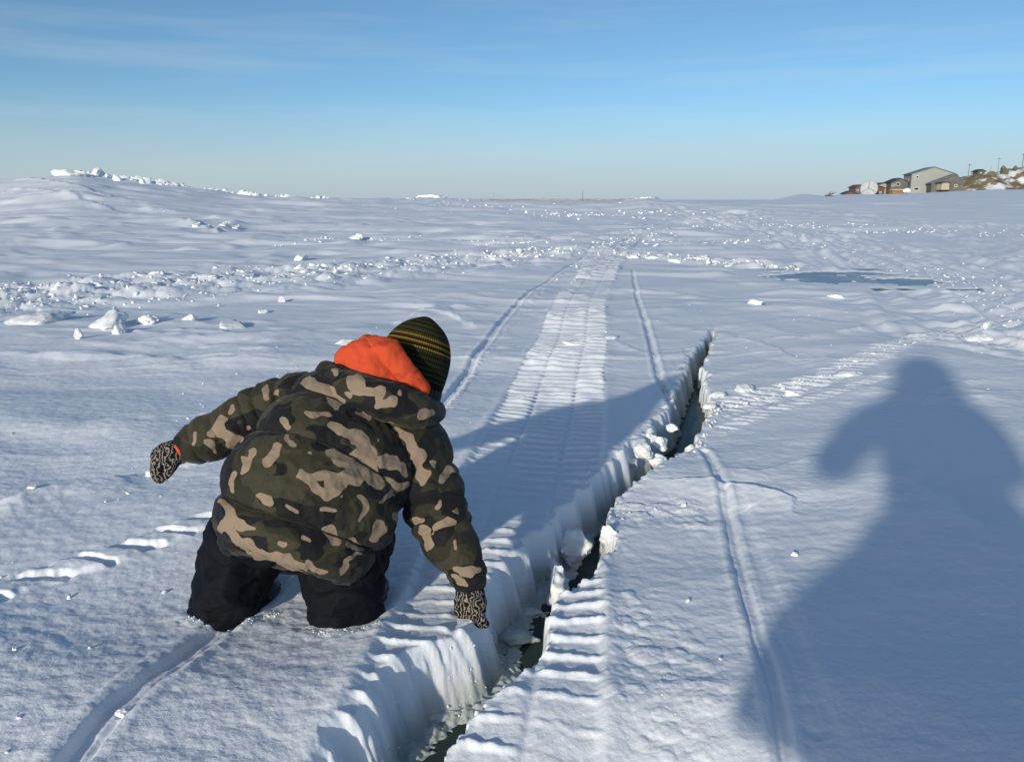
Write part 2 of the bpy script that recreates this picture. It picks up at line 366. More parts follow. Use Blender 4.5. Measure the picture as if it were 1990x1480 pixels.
    if len(k):
        xx, yy = x[k], y[k]
        for ax, ay, rx, ry in ((4.05, 10.7, .62, .66), (4.85, 10.2, .62, .50), (4.5, 11.3, .8, .30)):
            e = ((xx - ax) / rx) ** 2 + ((yy - ay) / ry) ** 2 + .7 * pn(xx * 2.3, yy * 2.6, 95) + .8 * pn(xx * 4, yy * 5, 96) + .3 * pn(xx * 16, yy * 8, 97)
            pm[k] = np.maximum(pm[k], sstep(1.35, .8, e)); wide[k] = np.maximum(wide[k], sstep(4.5, 1.8, e))
        z = z * (1 - wide) - .05 * pm
    # the crack
    xl, xf, xr, op = crack_x(y)
    side = sstep(-.02, .02, x - .5 * (xf + xr)) * sstep(YEND + .6, YEND - 1.2, y) * sstep(-2.5, -1, y)
    z += ZR * side * sstep(1.6, .25, x - xr)
    k = np.nonzero((op > 0) & (x > xl - .12) & (x < xr + .05))[0]
    icy_shade = np.zeros_like(x)
    if len(k):
        xx, yy = x[k], y[k]; l, f, r, o = xl[k], xf[k], xr[k], op[k]; f = f + .014 * sstep(2.4, 1.6, yy); f = np.maximum(np.minimum(f, r - .03), l + .02)
        wd = f - l; nr = sstep(2.4, 1.6, yy)
        lump = .06 * pn(xx * 7, yy * 8, 97) + .04 * pn(xx * 24, yy * 24, 98) + .03 * pn(xx * 60, yy * 60, 99) + .02 * pn(xx * 130, yy * 130, 103)
        l2 = l - .030 - .022 * nr; wd = f - l2; tt = (xx - l2) / wd
        tt = tt + lump * (1 - .55 * nr) * np.clip(.6 + tt, 0, 1) - .05 * (tr[k] - .3) * sstep(2.6, 1.9, yy) * sstep(-.6, .1, tt) * sstep(1.1, .6, tt)
        tt = np.clip(tt + .012 * (1 - .6 * nr) * pn(yy * 110, yy * 0, 111) * sstep(.1, .5, tt), 0, 1.12)
        drop = (.25 - .045 * nr) * tt ** (1.5 + .1 * nr); wl_ = sstep(.12, .55, tt) * o
        zl = z[k] - trz[k] * sstep(.12, .6, tt - .3 * nr) * o - drop * o + wl_ * (.011 * pn(xx * 34, yy * 34, 107) + .020 * (domes(xx, yy, .06, 108, .7) - .3) + .012 * (domes(xx, yy, .025, 109, .7) - .3) + .003 * pn(xx * 120, yy * 120, 110)) * sstep(4.5, 2.5, yy)
        rise = sstep(r - .022, r + .002, xx + .010 * pn(xx * 60, yy * 60, 100))
        zr = -.36 * o * (1 - rise) + rise * z[k]
        zr = np.where(o > .02, zr, z[k])
        zz = np.where(xx < f, np.maximum(zl, -.36), np.where(rise > 0, zr, np.minimum(zl, -.36 * o)))
        zz = np.where(o < .02, z[k], zz)
        shelf = np.where((xx >= f - .03) & (xx < f + (.085 + .035 * pn(yy * 5, yy * 0 + 1, 104)) * sstep(3.0, 2.0, yy)) & (rise <= 0),
                         WATER_Z + .011 + .012 * pn(xx * 22, yy * 17, 105) + .006 * pn(xx * 70, yy * 70, 106) - 1.6 * np.maximum(xx - f - .02, 0) * 0.25, -9)
        zz = np.maximum(zz, shelf)
        lip = np.exp(-((xx - r - .02) / .015) ** 2) * .006 * pn(xx * 30, yy * 30, 101)
        icy_shade[k] = np.where(xx < f + .03, sstep(-.07 + .06 * sstep(3, 4, yy), -.19 + .13 * sstep(3, 4, yy), zz - .03 * pn(xx * 20, yy * 20, 102)) * (1 + .5 * sstep(3, 4, yy)), sstep(-.05, -.16, zz))  # wet ice near the water; beyond, extra grey paints the far wall's shade
        z[k] = zz + np.where(xx > r, lip, 0)
    if parts: return z, icy_shade, pm
    return z
def HZ(x, y): return float(H(np.array([x]), np.array([y]))[0])

def build_ground():
    q = np.concatenate([np.linspace(1 / 1.16, 1 / 2.6, 385, False), np.linspace(1 / 2.6, 1 / 12., 430)])
    rows = np.concatenate([[-80, -40, -20, -10, -6, -3.5, -2, -1.2, -.6, -.2, .1, .35, .55, .7, .82, .92, 1.0, 1.06, 1.11], 1 / q,
                           12 * np.exp(np.arange(1, 260) * .0085), 12 * np.exp(260 * .0085 + np.arange(0, 185) * .0195), [4000, 6500, 9000]])
    rows = np.unique(rows)
    ud = np.linspace(-.72, .72, 860)
    g = .72 + .004 * (np.exp(np.arange(1, 42) * .21) - 1) / .21
    us = np.concatenate([-g[::-1], ud, g])
    s = np.sqrt(rows ** 2 + .45 ** 2)
    X = s[:, None] * us[None, :]; Y = np.repeat(rows[:, None], len(us), 1)
    sp = np.maximum(np.gradient(rows)[:, None] * np.ones_like(X), np.gradient(us)[None, :] * s[:, None]) * .9
    z, icy_shade, pm = H(X, Y, sp.ravel(), True)
    v = np.stack([X.ravel(), Y.ravel(), z], 1)
    nr, nc = X.shape
    i = (np.arange(nr - 1)[:, None] * nc + np.arange(nc - 1)[None, :]).ravel()
    f = np.stack([i, i + 1, i + nc + 1, i + nc], 1)
    me = np_mesh('snow_field', v, f, np.full(len(f), 4))
    a = me.attributes.new('icy_shade', 'FLOAT', 'POINT'); a.data.foreach_set('value', np.clip(icy_shade, 0, 1.5).astype(np.float32))
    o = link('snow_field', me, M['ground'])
    props(o, 'wide snow-covered sea ice split by a crack and crossed by tracks', None, None, 'structure')
build_ground()

def sheet(name, x0, y0, x1, y1, z, m, label, n=12):
    xs = np.linspace(x0, x1, n); ys = np.linspace(y0, y1, n)
    X, Y = np.meshgrid(xs, ys); v = np.stack([X.ravel(), Y.ravel(), np.full(X.size, z)], 1)
    i = (np.arange(n - 1)[:, None] * n + np.arange(n - 1)[None, :]).ravel()
    f = np.stack([i, i + 1, i + n + 1, i + n], 1)
    o = link(name, np_mesh(name, v, f, np.full(len(f), 4)), m); props(o, label, None, None, 'structure'); return o
M['water'] = mat('dark_sea_water', (.045, .064, .060), .15, .3, bump=[(30, .002, 2)]); pbsdf(M['water']).inputs['IOR'].default_value = 1.14
M['melt'] = mat('shallow_meltwater', (.30, .43, .56), .6, .1, bump=[(8, .006, 3)], var=(2.6, (.50, .60, .68), .48, .72))
sheet('sea_water', -2.5, -2.0, 2.5, 6.4, WATER_Z, M['water'], 'dark water standing in the crack in the ice')
sheet('meltwater', 3.1, 9.3, 5.5, 12.2, -.016, M['melt'], 'blue shallow water pooled in a hollow of the snow')
# ---------------------------------------------------------------- shaping helpers for figures
def frames(path):
    path = np.array(path, dtype=float); T = np.gradient(path, axis=0); T /= np.linalg.norm(T, axis=1)[:, None]
    n = np.cross(T[0], [0.13, 0.31, 0.95]); n /= np.linalg.norm(n); N = [n]
    for i in range(1, len(path)):
        m = N[-1] - T[i] * np.dot(N[-1], T[i]); N.append(m / np.linalg.norm(m))
    N = np.array(N); return T, N, np.cross(T, N)
def loft(bm, C, A, B, seg=64, mod=None):
    """rings round the centres C with half axes A and B (vectors), capped"""
    n = len(C); rings = []
    for i in range(n):
        ring = []
        for j in range(seg):
            th = 2 * math.pi * j / seg
            k = 1.0 if mod is None else mod(i / (n - 1), th)
            ring.append(bm.verts.new(C[i] + (A[i] * math.cos(th) + B[i] * math.sin(th)) * k))
        rings.append(ring)
    for i in range(n - 1):
        for j in range(seg):
            bm.faces.new((rings[i][j], rings[i][(j + 1) % seg], rings[i + 1][(j + 1) % seg], rings[i + 1][j]))
    for r, c, fl in ((rings[0], C[0], True), (rings[-1], C[-1], False)):
        v = bm.verts.new(c)
        for j in range(seg):
            a, b = r[j], r[(j + 1) % seg]
            bm.faces.new((v, b, a) if fl else (v, a, b))
def tube(bm, pts, n=40, seg=32, mod=None, flat=1.0):
    """pts: (x, y, z, radius); rounded ends"""
    q = catmull(np.array(pts, dtype=float), n); c = q[:, :3]; r = q[:, 3]
    T, N, Bv = frames(c)
    C = [c[0] - T[0] * r[0] * .75, c[0] - T[0] * r[0] * .45] + list(c) + [c[-1] + T[-1] * r[-1] * .45, c[-1] + T[-1] * r[-1] * .75]
    rr = [r[0] * .35, r[0] * .8] + list(r) + [r[-1] * .8, r[-1] * .35]
    Nn = [N[0], N[0]] + list(N) + [N[-1], N[-1]]; Bb = [Bv[0], Bv[0]] + list(Bv) + [Bv[-1], Bv[-1]]
    loft(bm, np.array(C), np.array([a * s for a, s in zip(Nn, rr)]), np.array([a * s * flat for a, s in zip(Bb, rr)]), seg, mod)
def ball(bm, c, r, rot=None, seg=24):
    m = Matrix.Translation(Vector(c)) @ (rot.to_matrix().to_4x4() if rot else Matrix()) @ Matrix.Diagonal((*((r,) * 3 if np.isscalar(r) else r), 1))
    bmesh.ops.create_uvsphere(bm, u_segments=seg, v_segments=seg // 2, radius=1, matrix=m)
def voxel(bm, size, smooth=2, origin=None):
    """one continuous skin round everything in bm"""
    me = bpy.data.meshes.new('tmp'); bm.to_mesh(me); bm.free()
    o = bpy.data.objects.new('tmp', me); COL.objects.link(o)
    r = o.modifiers.new('r', 'REMESH'); r.mode = 'VOXEL'; r.voxel_size = size; r.adaptivity = 0
    if smooth:
        s = o.modifiers.new('s', 'SMOOTH'); s.factor = .5; s.iterations = smooth
    dg = bpy.context.evaluated_depsgraph_get(); out = bpy.data.meshes.new_from_object(o.evaluated_get(dg))
    bpy.data.objects.remove(o); bpy.data.meshes.remove(me)
    return out
def from_bm(bm, name='mesh'):
    me = bpy.data.meshes.new(name); bmesh.ops.recalc_face_normals(bm, faces=bm.faces); bm.to_mesh(me); bm.free(); return me
def vnoise3(v, sc_, seed=0.0):
    return np.array([mn.noise(Vector((a * sc_ + seed, b * sc_ + seed * 1.7, c * sc_))) for a, b, c in v])
def disp(me, layers):
    n = len(me.vertices); v = np.empty(n * 3, dtype=np.float32); me.vertices.foreach_get('co', v); v = v.reshape(-1, 3)
    nm = np.empty(n * 3, dtype=np.float32); me.vertex_normals.foreach_get('vector', nm); nm = nm.reshape(-1, 3)
    d = np.zeros(n)
    for sc_, a, seed, kind in layers:
        t = vnoise3(v, sc_, seed)
        d += a * ((1 - 2 * np.abs(t)) if kind == 'fold' else t)
    v += nm * d[:, None]; me.vertices.foreach_set('co', v.astype(np.float32).ravel()); me.update()
def shift(me, off):
    me.transform(Matrix.Translation(-Vector(off))); return me
def part(name, me, m, parent, smooth=True, at=None):
    """a part given in world coordinates; its origin goes to the parent's (or to at)"""
    base = parent.matrix_world.copy() if False else Vector(WORLD[parent.name])
    p = Vector(at) if at is not None else base
    shift(me, p); o = link(name, me, m, parent, smooth); o.location = p - base; WORLD[o.name] = tuple(p); return o
WORLD = {}

# ---------------------------------------------------------------- cloth materials
def camo():
    m = mat('camouflage_cloth', (.03, .03, .02), .75, .25)
    n = m.node_tree; b = pbsdf(m); L = n.links
    tc = n.nodes.new('ShaderNodeTexCoord')
    def blob(off, scale, warp, stretch=(1, 1, 1)):
        mp = n.nodes.new('ShaderNodeMapping'); mp.inputs['Location'].default_value = off; mp.inputs['Scale'].default_value = stretch
        mp.inputs['Rotation'].default_value = (0, R(32), 0)
        L.new(tc.outputs['Object'], mp.inputs['Vector'])
        w_ = n.nodes.new('ShaderNodeTexNoise'); w_.inputs['Scale'].default_value = scale * 1.5; w_.inputs['Detail'].default_value = 1
        L.new(mp.outputs[0], w_.inputs['Vector'])
        s_ = n.nodes.new('ShaderNodeVectorMath'); s_.operation = 'SCALE'; s_.inputs['Scale'].default_value = warp
        L.new(w_.outputs['Color'], s_.inputs[0])
        ad = n.nodes.new('ShaderNodeVectorMath'); ad.operation = 'ADD'
        L.new(mp.outputs[0], ad.inputs[0]); L.new(s_.outputs[0], ad.inputs[1])
        t = n.nodes.new('ShaderNodeTexNoise'); t.inputs['Scale'].default_value = scale; t.inputs['Detail'].default_value = 1.2; t.inputs['Roughness'].default_value = .35
        L.new(ad.outputs[0], t.inputs['Vector'])
        return t.outputs[0]
    def step(src, thr):
        r = n.nodes.new('ShaderNodeMapRange'); r.inputs['From Min'].default_value = thr - .004; r.inputs['From Max'].default_value = thr + .004
        L.new(src, r.inputs['Value']); return r.outputs[0]
    def over(a, col, fac):
        x = n.nodes.new('ShaderNodeMix'); x.data_type = 'RGBA'
        if isinstance(a, tuple): x.inputs['A'].default_value = (*a, 1)
        else: L.new(a, x.inputs['A'])
        x.inputs['B'].default_value = (*col, 1); L.new(fac, x.inputs['Factor']); return x.outputs['Result']
    c = over((.0215, .020, .0115), (.040, .036, .020), step(blob((3.1, 1.2, .4), 10., .07, (.8, 1, 1.1)), .53))
    c = over(c, (.0055, .0055, .0075), step(blob((7.7, 5.2, 2.4), 11., .08, (.75, 1, 1.3)), .52))
    at = n.nodes.new('ShaderNodeAttribute'); at.attribute_name = 'tan_print'
    c = over(c, (.265, .197, .14), step(at.outputs['Fac'], .5))
    L.new(c, b.inputs['Base Color'])
    t = n.nodes.new('ShaderNodeTexNoise'); t.inputs['Scale'].default_value = 45; t.inputs['Detail'].default_value = 4
    L.new(tc.outputs['Object'], t.inputs['Vector'])
    bp = n.nodes.new('ShaderNodeBump'); bp.inputs['Distance'].default_value = .004; L.new(t.outputs[0], bp.inputs['Height'])
    t2 = n.nodes.new('ShaderNodeTexNoise'); t2.inputs['Scale'].default_value = 700; L.new(tc.outputs['Object'], t2.inputs['Vector'])
    b2 = n.nodes.new('ShaderNodeBump'); b2.inputs['Distance'].default_value = .0006; L.new(t2.outputs[0], b2.inputs['Height']); L.new(bp.outputs[0], b2.inputs['Normal'])
    L.new(b2.outputs[0], b.inputs['Normal'])
    b.inputs['Sheen Weight'].default_value = .08
    return m
M['camo'] = camo()
M['trim'] = mat('dark_olive_binding', (.018, .019, .013), .8, .2, bump=[(300, .001, 2)])
M['trousers'] = mat('navy_black_nylon', (.0036, .0048, .0090), .75, .15, bump=[(22, .006, 4), (600, .0005, 2)])
M['boot'] = mat('black_rubber', (.006, .006, .007), .5, .4, bump=[(60, .002, 3)])
M['fleece'] = mat('orange_fleece', (.62, .085, .036), .95, .05, bump=[(30, .008, 5), (420, .0022, 3)])
M['skin'] = mat('skin', (.55, .33, .24), .5, .4, bump=[(300, .0004, 3)])
M['hair'] = mat('dark_hair', (.012, .009, .007), .6, .3, bump=[(200, .003, 3)])
M['eye_white'] = mat('eye_white', (.7, .68, .65), .2, .5)
M['pupil'] = mat('pupil', (.01, .007, .005), .15, .5)
M['lip'] = mat('lips', (.42, .18, .15), .5, .4)
def knit_stripes():
    m = mat('striped_knit', (.03, .03, .015), .9, .1)
    n = m.node_tree; b = pbsdf(m); L = n.links
    tc = n.nodes.new('ShaderNodeTexCoord'); sx = n.nodes.new('ShaderNodeSeparateXYZ'); L.new(tc.outputs['Object'], sx.inputs[0])
    mr = n.nodes.new('ShaderNodeMapRange'); mr.inputs['From Min'].default_value = -.12; mr.inputs['From Max'].default_value = .14
    L.new(sx.outputs['Z'], mr.inputs['Value'])
    r = n.nodes.new('ShaderNodeValToRGB'); r.color_ramp.interpolation = 'CONSTANT'; e = r.color_ramp.elements
    blk, olv, och, grn = (.016, .016, .009, 1), (.075, .070, .026, 1), (.46, .25, .04, 1), (.045, .050, .020, 1)
    def z(v): return (v + .12) / .26
    stops = [(-.12, blk), (-.052, olv)]
    zz = -.044
    while zz < .020:
        stops += [(zz, blk), (zz + .0045, grn if int(zz * 1000) % 2 else olv)]; zz += .0135
    stops += [(.026, och), (.031, blk), (.036, olv), (.040, och), (.0455, blk), (.050, olv), (.054, och), (.059, olv)]
    zz = .066
    while zz < .118: stops += [(zz, blk), (zz + .004, olv)]; zz += .0145
    stops = stops[:32]
    e[0].position = z(stops[0][0]); e[0].color = stops[0][1]; e[1].position = z(stops[1][0]); e[1].color = stops[1][1]
    for p, c in stops[2:]:
        q = e.new(z(p)); q.color = c
    L.new(mr.outputs[0], r.inputs[0]); L.new(r.outputs[0], b.inputs['Base Color'])
    # knit rows and ribs
    mp = n.nodes.new('ShaderNodeMath'); mp.operation = 'MULTIPLY'; mp.inputs[1].default_value = 2100; L.new(sx.outputs['Z'], mp.inputs[0])
    sn = n.nodes.new('ShaderNodeMath'); sn.operation = 'SINE'; L.new(mp.outputs[0], sn.inputs[0])
    at = n.nodes.new('ShaderNodeMath'); at.operation = 'ARCTAN2'; L.new(sx.outputs['X'], at.inputs[0]); L.new(sx.outputs['Y'], at.inputs[1])
    m2 = n.nodes.new('ShaderNodeMath'); m2.operation = 'MULTIPLY'; m2.inputs[1].default_value = 90; L.new(at.outputs[0], m2.inputs[0])
    s2 = n.nodes.new('ShaderNodeMath'); s2.operation = 'SINE'; L.new(m2.outputs[0], s2.inputs[0])
    ad = n.nodes.new('ShaderNodeMath'); ad.operation = 'ADD'; L.new(sn.outputs[0], ad.inputs[0]); L.new(s2.outputs[0], ad.inputs[1])
    bp = n.nodes.new('ShaderNodeBump'); bp.inputs['Distance'].default_value = .0022; L.new(ad.outputs[0], bp.inputs['Height']); L.new(bp.outputs[0], b.inputs['Normal'])
    return m
M['hat'] = knit_stripes()
def zebra():
    m = mat('black_and_cream_knit', (.01, .01, .012), .9, .1, bump=[(260, .0015, 2)])
    n = m.node_tree; b = pbsdf(m); L = n.links
    tc = n.nodes.new('ShaderNodeTexCoord')
    t = n.nodes.new('ShaderNodeTexWave'); t.inputs['Scale'].default_value = 34; t.inputs['Distortion'].default_value = 14; t.inputs['Detail'].default_value = 2.5; t.inputs['Detail Scale'].default_value = 1.6
    L.new(tc.outputs['Object'], t.inputs['Vector'])
    r = n.nodes.new('ShaderNodeValToRGB'); r.color_ramp.elements[0].position = .68; r.color_ramp.elements[1].position = .78
    r.color_ramp.elements[0].color = (.010, .010, .012, 1); r.color_ramp.elements[1].color = (.27, .23, .20, 1)
    L.new(t.outputs['Fac'], r.inputs[0]); L.new(r.outputs[0], b.inputs['Base Color'])
    return m
M['glove'] = zebra()

# ---------------------------------------------------------------- the child
base = Vector((-.52, 1.80, 0.0))
kid = empty('person', base, 'small child in a camouflage puffer jacket and striped beanie crouching over the crack', 'person')
WORLD[kid.name] = tuple(base)
def V(px, py, f): return np.array(P(px, py, f))
LAT = np.array(CX * .85 - CU * .50 + Vector((0, .18, 0))); LAT /= np.linalg.norm(LAT)
spine = [(548, 1098, 1.79, .115, .10), (553, 1083, 1.80, .166, .140), (573, 1040, 1.82, .194, .168), (602, 977, 1.85, .210, .17),
         (640, 915, 1.90, .205, .158), (672, 858, 1.965, .198, .135), (702, 808, 2.03, .178, .105), (722, 775, 2.075, .135, .08), (735, 752, 2.10, .09, .065)]
SEAMS = [0.0, .13, .315, .50, .665, .83, 1.0]
def puffs(v, seams, p=.5):
    for a, b in zip(seams[:-1], seams[1:]):
        if v <= b:
            t = min(max((v - a) / (b - a), 0), 1); return (4 * t * (1 - t)) ** p
    return 0
def kid_jacket():
    bm = bmesh.new()
    pts = np.array([[*V(a, b, f), w_, d_] for a, b, f, w_, d_ in spine]); q = catmull(pts, 120)
    c = q[:, :3]; T = np.gradient(c, axis=0); T /= np.linalg.norm(T, axis=1)[:, None]
    A = []; B = []
    for i in range(len(c)):
        a = LAT - T[i] * np.dot(LAT, T[i]); a /= np.linalg.norm(a); b = np.cross(T[i], a)
        A.append(a * q[i, 3]); B.append(b * q[i, 4])
    def mod(v, th):
        sag = .012 * math.sin(th * 2 + 1)
        wob = .012 * math.sin(th * 9 + v * 17) + .008 * math.sin(th * 17 + 3 * v)
        return .875 + .155 * puffs(v + sag, SEAMS, .42) + wob * (1 - puffs(v + sag, SEAMS, .8)) * .5 + .008 * math.sin(th * 5 + v * 11)
    loft(bm, c, np.array(A), np.array(B), 120, mod)
    def sleeve(pts, seams, k=.11, ph=0):
        def mod(v, th):
            p = puffs(v + .02 * math.sin(th + ph), seams, .5)
            return .87 + 1.55 * k * p + .015 * math.sin(th * 7 + v * 13 + ph) * (1 - p)
        tube(bm, pts, 90, 56, mod)
    sleeve([(*V(745, 815, 2.02), .085), (*V(797, 868, 2.00), .094), (*V(832, 945, 1.965), .083), (*V(850, 1000, 1.93), .075), (*V(873, 1048, 1.89), .066), (*V(905, 1103, 1.845), .047), (*V(912, 1130, 1.835), .040)],
           [0, .12, .27, .43, .53, .61, .80, .93, 1.0])
    sleeve([(*V(640, 800, 2.03), .08), (*V(588, 782, 2.03), .074), (*V(520, 800, 2.02), .071), (*V(462, 826, 2.0), .060), (*V(400, 852, 1.98), .054), (*V(366, 866, 1.97), .044)],
           [0, .14, .29, .42, .50, .68, .86, 1.0], .12, 1.3)
    me = voxel(bm, .0036, 1)
    disp(me, [(9, .007, 2.1, 0), (22, .0045, 7.7, 'fold'), (48, .0018, 3.3, 'fold')])
    return me
# shapes of the tan print, drawn as chains of strokes on the cloth: (x, y, width) in the plane of the back
TAN = [
    [(690, 895, 30), (720, 915, 30), (735, 935, 22)], [(650, 880, 14), (680, 900, 20), (700, 930, 16), (580, 920, 6)], [(585, 918, 9), (610, 940, 14), (635, 955, 12), (660, 935, 18)], [(740, 930, 16), (770, 945, 10), (790, 940, 8)],
    [(665, 840, 10), (690, 850, 16), (705, 870, 14), (725, 885, 10)],
    [(640, 832, 8), (660, 838, 12)], [(745, 890, 12), (770, 900, 15), (790, 915, 9)],
    [(765, 838, 8), (790, 850, 16), (800, 870, 12), (815, 895, 14), (820, 930, 12)], [(440, 980, 10), (445, 1010, 16), (470, 1015, 14), (490, 1025, 6)],
    [(435, 1020, 14), (455, 1045, 14), (490, 1065, 14), (525, 1085, 16), (560, 1090, 18), (590, 1100, 12)], [(600, 1085, 8), (620, 1105, 10)],
    [(470, 890, 8), (478, 915, 14), (490, 880, 10)], [(452, 925, 10), (456, 945, 8)], [(640, 1035, 12), (648, 1050, 9)], [(680, 1055, 12), (700, 1060, 8)], [(665, 1110, 6), (700, 1075, 5)],
    [(628, 985, 6), (645, 990, 6)], [(500, 1110, 6), (510, 1118, 5)], [(535, 870, 12), (520, 895, 8)], [(545, 810, 9), (560, 830, 7)],
    [(600, 745, 16), (640, 765, 14), (660, 785, 10)], [(770, 1000, 7), (780, 1020, 6)], [(730, 1040, 12), (745, 1010, 6)],
    [(430, 812, 14), (420, 840, 16), (445, 855, 15), (465, 850, 10)], [(405, 865, 12), (415, 875, 10)], [(450, 795, 9)], [(515, 755, 9), (522, 775, 6)],
    [(872, 915, 12), (858, 930, 10)], [(826, 1035, 14), (835, 1060, 10)], [(850, 1025, 12), (870, 1015, 10)], [(890, 1105, 8), (910, 1115, 12), (930, 1110, 8)], [(905, 1135, 8), (885, 1120, 6)], [(800, 1010, 8), (820, 1015, 6)],
    [(760, 960, 10), (740, 975, 4)], [(885, 990, 6)],
    [(560, 850, 7), (572, 862, 5)], [(600, 800, 6), (625, 812, 8), (640, 806, 5)], [(690, 800, 6), (712, 812, 7)], [(610, 885, 5)], [(505, 960, 6), (520, 975, 7)], [(560, 985, 5), (575, 1000, 6)],
    [(700, 965, 6), (715, 985, 8), (705, 1000, 5)], [(590, 1040, 6), (605, 1050, 4)], [(480, 1070, 5)], [(540, 1050, 5), (552, 1058, 6)], [(735, 860, 5)], [(655, 965, 4)], [(480, 830, 5)], [(540, 770, 6)], [(380, 845, 6), (372, 860, 4)], [(840, 900, 5)], [(860, 970, 7), (845, 980, 5)], [(845, 1040, 4)], [(880, 1060, 6)],
]
def tan_print(me, extra=()):
    n = len(me.vertices); v = np.empty(n * 3, dtype=np.float32); me.vertices.foreach_get('co', v); v = v.reshape(-1, 3).astype(float)
    # coordinates in the plane of the back
    O = V(640, 915, 1.80); ex = np.array(CX); ez = np.array(CU); ey = np.cross(ez, ex)
    k = 1562 / 1.83
    rel = v - np.array([0, 0, EYE]); dd = rel @ np.array([0, CP, -SP])
    X = 995 + 1562 * (rel @ ex) / np.maximum(dd, .2); Y = 740 - 1562 * (rel @ ez) / np.maximum(dd, .2)
    X = X + 13 * vnoise3(v, 20, 1.3) + 6 * vnoise3(v, 48, 4.1); Y = Y + 13 * vnoise3(v, 20, 8.3) + 6 * vnoise3(v, 48, 6.1)
    f = np.full(n, -1.0)
    for ch in list(TAN) + list(extra):
        segs = list(zip(ch[:-1], ch[1:])) or [(ch[0], ch[0])]
        for (ax, ay, ar), (bx, by, br) in segs:
            L2 = (bx - ax) ** 2 + (by - ay) ** 2 + 1e-6
            t = np.clip(((X - ax) * (bx - ax) + (Y - ay) * (by - ay)) / L2, 0, 1)
            f = np.maximum(f, 1 - np.hypot(X - ax - t * (bx - ax), Y - ay - t * (by - ay)) / (.84 * (ar + t * (br - ar))))
    nm = np.empty(n * 3, dtype=np.float32); me.vertex_normals.foreach_get('vector', nm); nm = nm.reshape(-1, 3)
    back = (nm @ np.array([0, CP, -SP])) < .12
    g = 1.6 * vnoise3(v, 8.5, 12.2) - .42          # elsewhere the print simply goes on
    f = np.where(back, f, g)
    a = me.attributes.new('tan_print', 'FLOAT', 'POINT'); a.data.foreach_set('value', (np.clip(f * .6 + .5, 0, 1)).astype(np.float32))
me = kid_jacket(); tan_print(me)
jacket = part('puffer_jacket', me, M['camo'], kid)
def surface_line(me, pts, push=.0):
    from mathutils.bvhtree import BVHTree
    b = BVHTree.FromPolygons([v.co for v in me.vertices], [p.vertices[:] for p in me.polygons]); out = []
    for p in pts:
        h = b.find_nearest(Vector(p)); out.append(np.array(h[0] + h[1] * push))
    return np.array(out)
def seam_rings():
    pts = np.array([[*V(a, b, f), w_, d_] for a, b, f, w_, d_ in spine]); q = catmull(pts, 121)
    c = q[:, :3]; T = np.gradient(c, axis=0); T /= np.linalg.norm(T, axis=1)[:, None]
    me2 = jacket.data; off = np.array(WORLD[jacket.name])
    for sv in SEAMS[1:-1]:
        line = []
        for j in range(72):
            th = 2 * math.pi * j / 72; v = min(max(sv - .012 * math.sin(th * 2 + 1), 0), 1); i = int(round(v * 120))
            a = LAT - T[i] * np.dot(LAT, T[i]); a /= np.linalg.norm(a); b = np.cross(T[i], a)
            line.append(c[i] + (a * q[i, 3] * math.cos(th) + b * q[i, 4] * math.sin(th)) * .9 - off)
        good = surface_line(me2, line, .0004)
        line = np.array(line); keep = np.linalg.norm(good - line, axis=1) < .016
        bm = bmesh.new(); run = []
        for j in list(range(72)) + [0, None]:
            if j is not None and keep[j]: run.append(good[j])
            else:
                if len(run) > 3: tube(bm, [(*p, .0027) for p in run], len(run) * 2, 6)
                run = []
        if len(run) > 3: tube(bm, [(*p, .0027) for p in run], len(run) * 2, 6)
        if len(bm.verts): part('seam', shift(from_bm(bm), -off), M['trim'], jacket)
        else: bm.free()
seam_rings()

def kid_hood():
    bm = bmesh.new()
    arc = [(632, 722, 2.02, .028), (648, 742, 1.985, .038), (680, 757, 1.95, .044), (722, 770, 1.925, .047), (768, 785, 1.925, .048), (812, 797, 1.95, .042), (838, 803, 2.01, .033), (845, 796, 2.08, .024)]
    tube(bm, [(*V(a, b, f), r) for a, b, f, r in arc], 80, 40, lambda v, th: .95 + .06 * puffs(v, [0, .2, .42, .62, .85, 1]) + .02 * math.sin(th * 5 + v * 15))
    arc2 = [(650, 728, 2.05, .03), (700, 752, 2.02, .04), (755, 770, 2.01, .045), (805, 785, 2.04, .035), (835, 793, 2.10, .022)]
    tube(bm, [(*V(a, b, f), r) for a, b, f, r in arc2], 60, 32)
    me = voxel(bm, .004, 2); disp(me, [(14, .006, 5.5, 0), (34, .003, 1.7, 'fold')]); return me
me = kid_hood()
tan_print(me, [[(690, 735, 14), (700, 760, 16), (735, 755, 14)], [(740, 765, 10), (735, 790, 10), (765, 780, 8)], [(680, 770, 10)], [(835, 800, 10), (815, 812, 6)], [(645, 725, 6)], [(775, 765, 8)]])
hood = part('jacket_hood', me, M['camo'], jacket)
bm = bmesh.new()
tube(bm, [(*V(a, b, f), r) for a, b, f, r in [(652, 706, 2.03, .008), (672, 720, 1.985, .009), (705, 733, 1.95, .009), (750, 744, 1.935, .009), (795, 758, 1.95, .009), (828, 775, 1.99, .008)]], 50, 12)
part('hood_binding', from_bm(bm), M['trim'], jacket)
